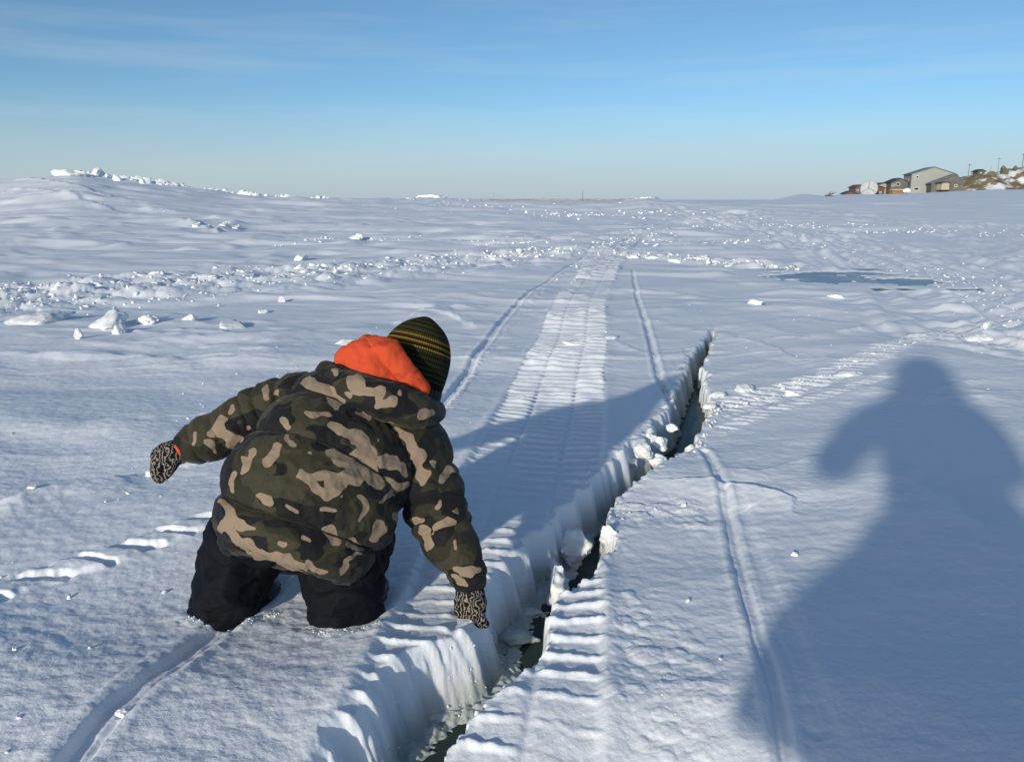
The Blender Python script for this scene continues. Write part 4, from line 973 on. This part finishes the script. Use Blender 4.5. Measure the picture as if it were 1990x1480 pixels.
def rubble(name, pts, half, n, lo, hi, label, z=None, power=3.5, flat=.7, world=None):
    """many small loose lumps strewn along a line of the photograph, one object"""
    base_ = []
    for s in range(5):
        bm = bmesh.new(); bmesh.ops.create_icosphere(bm, subdivisions=1, radius=1); r_ = random.Random(s)
        pl = [(Vector((r_.gauss(0, 1), r_.gauss(0, 1), r_.gauss(0, 1))).normalized(), r_.uniform(.25, .7)) for _ in range(10)]
        for v in bm.verts:
            for d, h in pl:
                e = v.co.dot(d) - h
                if e > 0: v.co -= d * e
        bm.verts.index_update(); base_.append((np.array([v.co[:] for v in bm.verts]), np.array([[v.index for v in f.verts] for f in bm.faces]))); bm.free()
    line = GP(*pts, n=80, z=0 if z is None else z); t = rng.random(n); i = t * 78.999; j = i.astype(int); f = (i - j)[:, None]
    c = line[j] * (1 - f) + line[j + 1] * f
    c[:, 1] += rng.normal(0, 1, n) * half * .6; c[:, 0] += rng.normal(0, 1, n) * half * .3
    zz = H(c[:, 0], c[:, 1]); vs, fs, k = [], [], 0
    for q in range(n):
        V0, F0 = base_[q % 5]; r = lo + (hi - lo) * rng.random() ** power
        a = rng.random() * 6.283; ca, sa = math.cos(a), math.sin(a)
        v = V0 * np.array([r * rng.uniform(.8, 1.3), r, r * flat * rng.uniform(.6, 1.1)])
        tl = rng.normal(0, .35); v[:, 2] += v[:, 0] * tl; v = np.stack([v[:, 0] * ca - v[:, 1] * sa, v[:, 0] * sa + v[:, 1] * ca, v[:, 2]], 1) + np.array([c[q, 0], c[q, 1], zz[q] + r * flat * rng.uniform(-.35, .2)])
        vs.append(v); fs.append(F0 + k); k += len(V0)
    fa = np.concatenate(fs); o = link(name, np_mesh(name, np.concatenate(vs), fa, np.full(len(fa), 3)), M['snow'], None, False)
    return props(o, label, None, None, 'stuff')
rubble('snow_rubble', [(-120, 585), (0, 573), (300, 552), (600, 535), (800, 515), (1000, 500), (1110, 491)], 1.35, 2000, .005, .070, 'wide band of small broken snow lumps left of the belt track')
rubble('snow_rubble', [(-60, 600), (100, 590), (300, 580), (450, 575)], .35, 260, .006, .04, 'thin strip of snow crumbs along the near side of the left rubble band')
rubble('snow_rubble', [(1215, 500), (1300, 503), (1400, 512), (1530, 520)], .35, 460, .01, .085, 'white ridge of snow lumps behind the right ski track')
rubble('snow_rubble', [(560, 468), (690, 463), (900, 470), (1100, 472), (1300, 468), (1500, 474)], .9, 520, .01, .08, 'thin line of snow lumps across the middle distance')
rubble('snow_rubble', [(480, 384), (600, 388), (760, 394), (900, 402), (1050, 406), (1220, 404)], 6, 420, .05, .34, 'jumbled bright ice lumps near the horizon', None, 3)
rubble('snow_rubble', [(700, 400), (850, 412), (1000, 425), (1150, 430), (1290, 428)], 3.5, 520, .02, .17, 'scattered ice lumps between the horizon and the far line', None, 3)
rubble('snow_rubble', [(1560, 440), (1400, 440), (1280, 452), (1200, 480)], 1.2, 500, .012, .09, 'snow lumps where the trail bends towards the belt track')
rubble('snow_rubble', [(1820, 530), (1900, 560), (1960, 600), (2040, 640)], .5, 220, .006, .03, 'snow crumbs along the edge of the wide trail on the right')
rubble('snow_rubble', [(1385, 800), (1470, 772), (1570, 748), (1680, 705), (1780, 670)], .10, 260, .004, .022, 'snow crumbs on the broken line right of the crack', ZR)
rubble('snow_rubble', [(1228, 1190), (1265, 1250), (1300, 1310), (1290, 1380)], .07, 45, .002, .006, 'fine snow crumbs right of the near belt print', ZR)
rubble('snow_rubble', [(1185, 1000), (1230, 985), (1310, 1000)], .05, 40, .003, .009, 'fine snow crumbs on the right rim of the crack', ZR)
rubble('snow_rubble', [(1380, 690), (1372, 740), (1385, 800), (1372, 850), (1350, 880)], .03, 60, .006, .02, 'snow crumbs on the rim of the far crack', ZR, 2)
rubble('snow_rubble', [(0, 1000), (300, 1000), (600, 760), (900, 640), (1300, 620), (1700, 620), (1990, 700)], 1.6, 420, .003, .014, 'loose snow crumbs strewn over the smooth snow', None, 3)
rubble('snow_rubble', [(-120, 580), (0, 568), (300, 548), (600, 530), (800, 512), (1000, 498)], 1.1, 130, .03, .13, 'half-buried snow slabs standing in the left rubble band', None, 2.2, .38)
rubble('snow_rubble', [(1250, 430), (1400, 432), (1600, 445), (1800, 450), (1990, 455)], 4, 900, .01, .075, 'bright crumbs over the upper lane of the wide trail on the right', None, 3)
rubble('snow_rubble', [(1430, 440), (1600, 475), (1800, 520), (1950, 570)], 1.6, 650, .006, .045, 'bright crumbs along the lower lane of the wide trail on the right', None, 3)
rubble('snow_rubble', [(350, 400), (600, 410), (900, 420), (1200, 418)], 9, 600, .02, .2, 'bright broken crust spread below the horizon', None, 3, .45)
rubble('snow_rubble', [(0, 425), (150, 428), (320, 436)], 1.0, 260, .01, .10, 'bright line of broken crust across the slope of the left ridge', None, 3, .4)
rubble('snow_rubble', [(1100, 545), (1150, 510), (1200, 485), (1240, 455)], .35, 260, .006, .04, 'crumbs thrown up along the far belt track', None, 3)
rubble('snow_rubble', [(372, 1204), (410, 1212), (460, 1212), (500, 1205), (545, 1188)], .018, 170, .0015, .0065, 'snow crumbs kicked up around the left trouser leg', None, 2)
rubble('snow_rubble', [(596, 1222), (640, 1234), (700, 1230), (742, 1215)], .016, 130, .0015, .0055, 'snow crumbs kicked up around the right trouser leg', None, 2)
rubble('snow_rubble', [(700, 1390), (800, 1290), (900, 1235), (945, 1190), (1000, 1080), (1100, 980), (1180, 910)], .05, 220, .0015, .009, 'snow crumbs on the left rim of the crack beside the hand', None, 3)
# lumps on the crest of the left ridge
def crest():
    vs = []
    pts = [(225, 350), (260, 352), (300, 357), (340, 362), (365, 366), (430, 373), (480, 379), (560, 384), (640, 386)]
    bm = bmesh.new(); r_ = random.Random(8)
    for k in range(170):
        t = r_.random() ** 1.4 * (len(pts) - 1.001); i = int(t); f = t - i
        px = pts[i][0] * (1 - f) + pts[i + 1][0] * f; py = pts[i][1] * (1 - f) + pts[i + 1][1] * f
        D = 60 + r_.uniform(-3, 3); x = P(px, py, D).x; z = HZ(x, D); r = r_.uniform(.08, .42) * (1 if px < 370 else .7)
        m = Matrix.Translation((x, D, z + r * .2)) @ Euler((r_.uniform(0, 3), r_.uniform(0, 3), r_.uniform(0, 3))).to_matrix().to_4x4() @ Matrix.Diagonal((r * 1.2, r, r * .8, 1))
        bmesh.ops.create_icosphere(bm, subdivisions=1, radius=1, matrix=m)
    o = link('ice_rubble', from_bm(bm), M['snow'], None, False); props(o, 'row of bright broken ice along the crest of the left ridge', None, None, 'stuff')
crest()
# ---------------------------------------------------------------- the settlement on the shore
TD = 260.0
KM = TD / ray(1750, 375)[1] / F            # metres per pixel there
def TP(px, py, d=0): p = P(px, py, TD + d); return p
M['siding'] = mat('grey_siding', (.33, .33, .31), .7, .2, bump=[(1, .02, 2)]); M['roof_metal'] = mat('blue_grey_roof', (.13, .17, .21), .5, .4)
M['dark_wood'] = mat('dark_stained_wood', (.13, .12, .11), .8, .2, var=(.8, (.17, .155, .135), .4, .7)); M['roof_dark'] = mat('dark_shingle', (.06, .065, .07), .8, .2)
M['beige'] = mat('beige_siding', (.42, .38, .30), .7, .2); M['rust'] = mat('rust_red_paint', (.17, .09, .07), .7, .2, var=(1.2, (.12, .08, .065), .4, .7))
M['window'] = mat('window_glass', (.03, .035, .04), .1, .5); M['white_paint'] = mat('white_paint', (.8, .8, .78), .5, .3)
M['orange_paint'] = mat('orange_paint', (.33, .19, .09), .6, .3, var=(1, (.28, .12, .05), .4, .7)); M['pole'] = mat('weathered_pole_wood', (.10, .08, .065), .8, .2)
M['yellow_wall'] = mat('pale_yellow_wall', (.46, .40, .28), .7, .2)
M['rock'] = None
def prism(bm, x0, x1, y0, y1, z0, ze, zr, t=0.0):
    """walls with a gable end facing -y; ridge runs along y"""
    xm = (x0 + x1) / 2 + t
    v = [bm.verts.new(p) for p in ((x0, y0, z0), (x1, y0, z0), (x1, y0, ze), (xm, y0, zr), (x0, y0, ze), (x0, y1, z0), (x1, y1, z0), (x1, y1, ze), (xm, y1, zr), (x0, y1, ze))]
    for f in ((0, 1, 2, 3, 4), (9, 8, 7, 6, 5), (0, 4, 9, 5), (1, 6, 7, 2), (4, 3, 8, 9), (3, 2, 7, 8)): bm.faces.new([v[i] for i in f])
def roof_pair(bm, x0, x1, y0, y1, ze, zr, o=.35, th=.18, t=0.0):
    xm = (x0 + x1) / 2 + t
    for xa, s in ((x0, -1), (x1, 1)):
        dx, dz = xa - xm, ze - zr; L = math.hypot(dx, dz); ex, ez = dx / L * o, dz / L * o
        a = (xm, zr + .03); b = (xa + ex, ze + ez + .03); q = [(a[0], a[1]), b, (b[0], b[1] + th), (a[0], a[1] + th)]
        vs = [[bm.verts.new((px, yy, pz)) for px, pz in q] for yy in (y0 - o, y1 + o)]
        for i in range(4): bm.faces.new((vs[0][i], vs[0][(i + 1) % 4], vs[1][(i + 1) % 4], vs[1][i]))
        bm.faces.new(vs[0][::-1]); bm.faces.new(vs[1])
def house(name, label, px0, px1, pb, pe, pr, depth, wall, roof, wins=(), d=0, rz=0, cat='house', t=0, dip=1.2, side_wins=()):
    """gable front between two pixels, foot / eaves / ridge lines as pixel rows"""
    a, b = TP(px0, pb, d), TP(px1, pb, d); wdt = b.x - a.x; cx = (a.x + b.x) / 2; z0 = a.z
    ze = TP(px0, pe, d).z - z0; zr = TP(px0, pr, d).z - z0
    o = empty(name, (cx, TD + d, z0), label, cat, None, R(rz)); WORLD[o.name] = tuple(o.location)
    bm = bmesh.new(); prism(bm, -wdt / 2, wdt / 2, 0, depth, -dip, ze, zr, t); w_ = link('wall', from_bm(bm), M[wall], o, False)
    bm = bmesh.new(); roof_pair(bm, -wdt / 2, wdt / 2, 0, depth, ze, zr, .4, .2, t); link('roof', from_bm(bm), M[roof], o, False)
    for wx, wy, ww, wh in wins:                                            # window centre and size in pixels
        x = TP(wx, wy, d).x - cx; z = TP(wx, wy, d).z - z0; hw, hh = ww * KM / 2, wh * KM / 2
        bm = bmesh.new()
        for bx, bz, sx, sz in ((0, hh, hw * 2 + .16, .1), (0, -hh, hw * 2 + .16, .1), (-hw, 0, .1, hh * 2 - .1), (hw, 0, .1, hh * 2 - .1)): box_bm(bm, (x + bx, -.03, z + bz), (sx, .1, sz))
        f = link('window', from_bm(bm), M['white_paint'], o, False)
        bm = bmesh.new(); box_bm(bm, (x, -.012, z), (hw * 2 - .1, .03, hh * 2 - .1)); g = link('pane', from_bm(bm), M['window'], f, False)
    for fy, fz, sy, sz in side_wins:                                       # on the left wall: metres
        bm = bmesh.new(); box_bm(bm, (-wdt / 2 - .02, fy, fz), (.08, sy, sz)); f = link('window', from_bm(bm), M['white_paint'], o, False)
        bm = bmesh.new(); box_bm(bm, (-wdt / 2 - .075, fy, fz), (.04, sy - .2, sz - .2)); link('pane', from_bm(bm), M['window'], f, False)
    return o
house('grey_house', 'large pale grey house with a low gable, tallest on the shore', 1772, 1848, 371, 338, 325, 10, 'siding', 'roof_metal', ((1785, 344, 4.5, 5), (1783, 367, 9, 5)), 2, -12, side_wins=((4, 3.2, 1.6, 1.4), (7.5, 3.2, 1.4, 1.4)))
house('brown_house', 'dark brown house directly left of the large grey house', 1731, 1762, 371, 354, 347, 7, 'dark_wood', 'roof_dark', ((1745, 358, 7, 5), (1736, 360, 4, 4)), 5, -8)
house('low_house', 'low dark-roofed house half dug into the bank right of the grey house', 1812, 1868, 368, 356, 339, 6, 'dark_wood', 'roof_metal', ((1856, 361, 4, 4),), -6, -14, t=2.2)
house('yellow_shed', 'small pale yellow shed below the dark-roofed house', 1830, 1845, 361, 356, 354.5, 3, 'yellow_wall', 'roof_dark', (), -9, 0, 'shed')
house('beige_house', 'low beige house behind the dark sheds', 1702, 1730, 372, 360, 356, 8, 'beige', 'roof_dark', ((1712, 365, 4, 4), (1722, 365, 4, 4)), 10, 0)
house('red_shed', 'leftmost low rust-red shed on the shore', 1641, 1662, 386, 376, 372, 5, 'rust', 'roof_dark', ((1648, 380, 3, 3),), 0, -10, 'shed')
house('brown_shed', 'taller brown shed just left of the white dish', 1661, 1679, 379, 364, 360, 5, 'dark_wood', 'rust', ((1667, 370, 3, 3),), 4, 0, 'shed')
house('dark_shed', 'dark flat shed just right of the white dish', 1697, 1718, 379, 366, 362, 4, 'rust', 'roof_dark', ((1703, 374, 3, 3), (1711, 374, 3, 3)), -1, 0, 'shed')
house('hut', 'small dark hut on top of the rocky bank', 1899, 1913, 341, 333, 330, 3, 'dark_wood', 'roof_dark', ((1906, 336, 2, 2),), 14, 0, 'hut')
# orange container
o = empty('shipping_container', TP(1744, 378, -6), 'orange shipping container in front of the brown house', 'container'); k = KM
bm = bmesh.new(); box_bm(bm, (0, 1.2, .6), (3.2, 2.4, 1.7))
link('body', from_bm(bm), M['orange_paint'], o, False)
bm = bmesh.new()
for i in range(14): box_bm(bm, (-1.5 + i * 3 / 13, -.02, .6), (.09, .06, 1.5))
link('corrugation', from_bm(bm), M['orange_paint'], o, False)['kind'] = 'stuff'
bm = bmesh.new(); box_bm(bm, (0, 1.2, 1.50), (3.25, 2.45, .1)); link('roof', from_bm(bm), M['snow'], o, False)
# satellite dish
def dish():
    c = TP(1689, 366, -8); r = 15.5 * KM
    o = empty('satellite_dish', (c.x, c.y, TP(1689, 384, -8).z), 'big white satellite dish turned to the left on the shore', 'satellite dish'); z = c.z - o.location.z
    bm = bmesh.new(); n = 40; rows = 10; ring = []
    for i in range(1, rows + 1):
        q = r * i / rows; ring.append([bm.verts.new((q * math.cos(2 * math.pi * j / n), .9 * (1 - (q / r) ** 2) , q * math.sin(2 * math.pi * j / n))) for j in range(n)])
    c0 = bm.verts.new((0, .9, 0))
    for j in range(n): bm.faces.new((c0, ring[0][j], ring[0][(j + 1) % n]))
    for i in range(rows - 1):
        for j in range(n): bm.faces.new((ring[i][j], ring[i + 1][j], ring[i + 1][(j + 1) % n], ring[i][(j + 1) % n]))
    bmesh.ops.solidify(bm, geom=bm.faces[:], thickness=.06)
    rot = Euler((R(-12), 0, R(-30))).to_matrix().to_4x4(); me = from_bm(bm); me.transform(Matrix.Translation((0, 0, z)) @ rot); link('reflector', me, M['white_paint'], o)
    bm = bmesh.new()
    for a in (90, 210, 330):
        p0 = Vector((r * .95 * math.cos(R(a)), .1, r * .95 * math.sin(R(a)))); p1 = Vector((0, -1.5, 0)); tube(bm, [(*p0, .035), (*((p0 + p1) / 2), .035), (*p1, .035)], 4, 6)
    me = from_bm(bm); me.transform(Matrix.Translation((0, 0, z)) @ rot); link('feed_struts', me, M['pole'], o)
    bm = bmesh.new(); ball(bm, (0, -1.5, 0), (.16, .3, .16), None, 12); me = from_bm(bm); me.transform(Matrix.Translation((0, 0, z)) @ rot); link('feed_horn', me, M['pole'], o)
    bm = bmesh.new(); tube(bm, [(.9, 1.9, -1, .25), (.9, 1.9, z * .5, .22), (.7, 1.5, z - .2, .2)], 6, 12); link('pedestal', from_bm(bm), M['white_paint'], o)
dish()
# rocky bank
def bank():
    m = mat('earth_and_snow', (.13, .095, .06), .9, .1, bump=[(1.5, .25, 5)]); n = m.node_tree; b = pbsdf(m)
    tc = n.nodes.new('ShaderNodeTexCoord'); t = n.nodes.new('ShaderNodeTexNoise'); t.inputs['Scale'].default_value = .22; t.inputs['Detail'].default_value = 6; t.inputs['Roughness'].default_value = .65
    n.links.new(tc.outputs['Object'], t.inputs['Vector'])
    r = n.nodes.new('ShaderNodeValToRGB'); e = r.color_ramp.elements; e[0].position = .40; e[0].color = (.19, .15, .10, 1); e[1].position = .60; e[1].color = (*SNOWC, 1)
    q = e.new(.50); q.color = (.30, .24, .16, 1); q = e.new(.54); q.color = (.7, .7, .7, 1)
    n.links.new(t.outputs[0], r.inputs[0]); n.links.new(r.outputs[0], b.inputs['Base Color'])
    xs = np.linspace(TP(1790, 370).x, TP(2500, 370).x, 260); ys = np.concatenate([np.linspace(TD - 14, TD + 30, 60), np.linspace(TD + 34, TD + 200, 30)])
    X, Y = np.meshgrid(xs, ys); pxx = 995 + X / Y * F * ray(1850, 370)[1]
    top = np.interp(pxx, [1790, 1830, 1850, 1880, 1905, 1930, 1950, 1990, 2100, 2500], [378, 362, 347, 344, 341, 336, 332, 326, 318, 312])
    zt = EYE + (388 - top) * KM * 1.02
    rim = 6 * pn(X * .09, X * 0 + 2, 5) + 3 * pn(X * .3, X * 0, 6)
    f = sstep(TD - 12, TD + 12, Y + rim) * sstep(1800, 1850, pxx + 8 * pn(Y * .1, X * .1, 11))
    zb = H(X.ravel(), Y.ravel()).reshape(X.shape)
    z = zb - .4 + (zt - zb + .4) * f + f * (.5 * pn(X * .25, Y * .25, 7) + .4 * np.abs(pn(X * .5, Y * .4, 8)) + .3 * pn(X * 1.1, Y, 9)) * (1.3 - .5 * f)
    z = np.where(f > .01, z, zb - .6)
    nx = len(xs); i = (np.arange(len(ys) - 1)[:, None] * nx + np.arange(nx - 1)[None, :]).ravel()
    ff = np.stack([i, i + 1, i + nx + 1, i + nx], 1)
    o = link('shore_bank', np_mesh('shore_bank', np.stack([X.ravel(), Y.ravel(), z.ravel()], 1), ff, np.full(len(ff), 4)), m)
    props(o, 'brown earth bank patched with snow behind the houses', None, None, 'structure')
    BT[0] = X, Y, z
BT = [None]
bank()
M['bare_rock'] = mat('brown_rock', (.20, .16, .11), .9, .1, bump=[(2, .2, 5)], var=(.8, (.2, .16, .11), .4, .65))
for px, py, wd, h, lab in ((1952, 336, 24, 13, 'brown rock standing up on the bank left of the tall pole'), (1975, 334, 20, 11, 'brown rock on the bank beneath the tall pole'), (1925, 340, 24, 8, 'low brown rock on the bank right of the hut')):
    p = TP(px, py, 6); o = bpy.data.objects.new('rock', BLOCK[len(lab) % 6]); COL.objects.link(o)
    o.material_slots[0].link = 'OBJECT'; o.material_slots[0].material = M['bare_rock']
    o.location = (p.x, p.y, p.z + h * KM * .2); o.scale = (wd * KM * .55, wd * KM * .5, h * KM * .8); props(o, lab, 'rock')
# poles
def pole(px, top, foot, d, label, arm=True, w_=.075):
    a, b = TP(px, foot, d), TP(px, top, d)
    o = empty('utility_pole', a, label, 'pole', 'utility poles on the shore'); hgt = b.z - a.z
    bm = bmesh.new(); tube(bm, [(0, 0, -1.5, w_ * 1.2), (0, 0, hgt / 2, w_), (0, 0, hgt, w_ * .8)], 6, 10); link('shaft', from_bm(bm), M['pole'], o)
    if arm:
        bm = bmesh.new(); box_bm(bm, (0, -.16, hgt - .5), (1.5, .1, .12)); c_ = link('crossarm', from_bm(bm), M['pole'], o, False)
        for s in (-.6, .6):
            bm = bmesh.new(); tube(bm, [(s, -.16, hgt - .42, .05), (s, -.16, hgt - .3, .05), (s, -.16, hgt - .22, .03)], 4, 8); link('insulator', from_bm(bm), M['white_paint'], c_)
    return o
pole(1881, 318, 346, 8, 'utility pole with a crossarm nearest the low dark-roofed house')
pole(1887, 333, 346, 7, 'short bare post beside the first utility pole', False)
pole(1938, 306, 340, 40, 'thin far utility pole between the hut and the rocks', True, .06)
pole(1924, 322, 341, 42, 'shortest far post just right of the hut', False, .05)
pole(1985, 298, 334, 14, 'tallest utility pole at the right edge of the picture', True, .09)
pole(1989, 306, 334, 20, 'utility pole right behind the tallest one', True, .07)
# snow heap, wreck, post
far_chunk('snow_heap', 1764, 373, TD - 7, 20, 8, 'lump', 'white snow heap against the corner of the grey house', 3, cat='snow heap')
for px, w_ in ((1690, 24), (1712, 20), (1672, 14)):
    pass
def wreck():
    p = P(1607, 391, 190); p.z = HZ(p.x, 190); o = empty('driftwood', p, 'dark tangle of driftwood standing out of the snow left of the sheds', 'driftwood'); r_ = random.Random(3)
    for k in range(9):
        a = r_.uniform(0, 6.28); e = r_.uniform(.1, .9); L = r_.uniform(.8, 2.4); d = Vector((math.cos(a) * math.cos(e), .3 * math.sin(a), math.sin(e))) * L; s = Vector((r_.uniform(-1, 1), r_.uniform(-.3, .3), -.1))
        bm = bmesh.new(); tube(bm, [(*s, .13), (*(s + d * .5 + Vector((0, 0, .1))), .10), (*(s + d), .05)], 6, 8); link('branch', from_bm(bm), M['dark_wood'], o)
wreck()
def post(px, py, top, D, label, w_=.08):
    p = P(px, py, D); p.z = HZ(p.x, D); t = P(px, top, D); o = empty('post', p, label, 'post'); hgt = t.z - p.z
    bm = bmesh.new(); tube(bm, [(0, 0, -.4, w_), (0, 0, hgt / 2, w_), (0, 0, hgt, w_ * .8)], 5, 10); link('shaft', from_bm(bm), M['dark_wood'], o)
    bm = bmesh.new(); tube(bm, [(0, 0, hgt, w_ * 1.4), (0, 0, hgt + .06, w_ * 1.4), (0, 0, hgt + .12, w_ * .8)], 5, 10); link('cap', from_bm(bm), M['dark_wood'], o)
post(1461, 400, 394, 190, 'small dark post at the left foot of the shore hill', .16)
# far spit of land and the mast
def spit():
    D = 1500.; xs = np.linspace(P(905, 388, D).x, P(1260, 388, D).x, 120); k = D / F; tops = EYE + k * (.5 + 1.2 * (np.abs(pn(xs * .03, xs * 0, 3)) + .5 * (pn(xs * .11, xs * 0, 4) > .2)) * sstep(xs[0], xs[0] + 30, xs))
    bm = bmesh.new(); prev = None
    for x, z in zip(xs, tops):
        r = [bm.verts.new((x, D, -1)), bm.verts.new((x, D + 3, z * .8)), bm.verts.new((x, D + 8, z)), bm.verts.new((x, D + 60, z)), bm.verts.new((x, D + 90, -1))]
        if prev:
            for i in range(4): bm.faces.new((prev[i], r[i], r[i + 1], prev[i + 1]))
        prev = r
    o = link('far_shore', from_bm(bm), mat('distant_earth', (.33, .27, .22), .9, .1, var=(.02, (.6, .56, .5), .45, .6)), None, False); props(o, 'thin brown line of far shore on the horizon', None, None, 'structure')
spit()
def mast(px, foot, top, D, w_, label):
    p = P(px, foot, D); p.z = HZ(p.x, D) ; t = P(px, top, D); o = empty('radio_mast', p, label, 'mast'); h = t.z - p.z; bm = bmesh.new()
    for sx, sy in ((-1, -1), (1, -1), (1, 1), (-1, 1)): tube(bm, [(sx * w_, sy * w_, -1, w_ * .16), (sx * w_ * .6, sy * w_ * .6, h / 2, w_ * .16), (sx * w_ * .25, sy * w_ * .25, h, w_ * .16)], 4, 6)
    link('legs', from_bm(bm), M['dark_wood'], o); bm = bmesh.new()
    for k in range(9):
        z0, z1 = h * k / 9, h * (k + 1) / 9; a0, a1 = w_ * (1 - .75 * k / 9), w_ * (1 - .75 * (k + 1) / 9)
        for sx, sy, ex, ey in ((-1, -1, 1, -1), (1, -1, 1, 1), (1, 1, -1, 1), (-1, 1, -1, -1)): tube(bm, [(sx * a0, sy * a0, z0, w_ * .1), (ex * a1, ey * a1, z1, w_ * .1)], 2, 5)
    link('lattice', from_bm(bm), M['dark_wood'], o); bm = bmesh.new(); tube(bm, [(0, 0, h, w_ * .15), (0, 0, h * 1.12, w_ * .08)], 3, 6); link('antenna', from_bm(bm), M['dark_wood'], o)
mast(1132, 394, 370, 420, .22, 'thin dark mast on the horizon above the belt track')
mast(960, 390, 376, 520, .16, 'faint thin mast on the far shore left of the dark one')
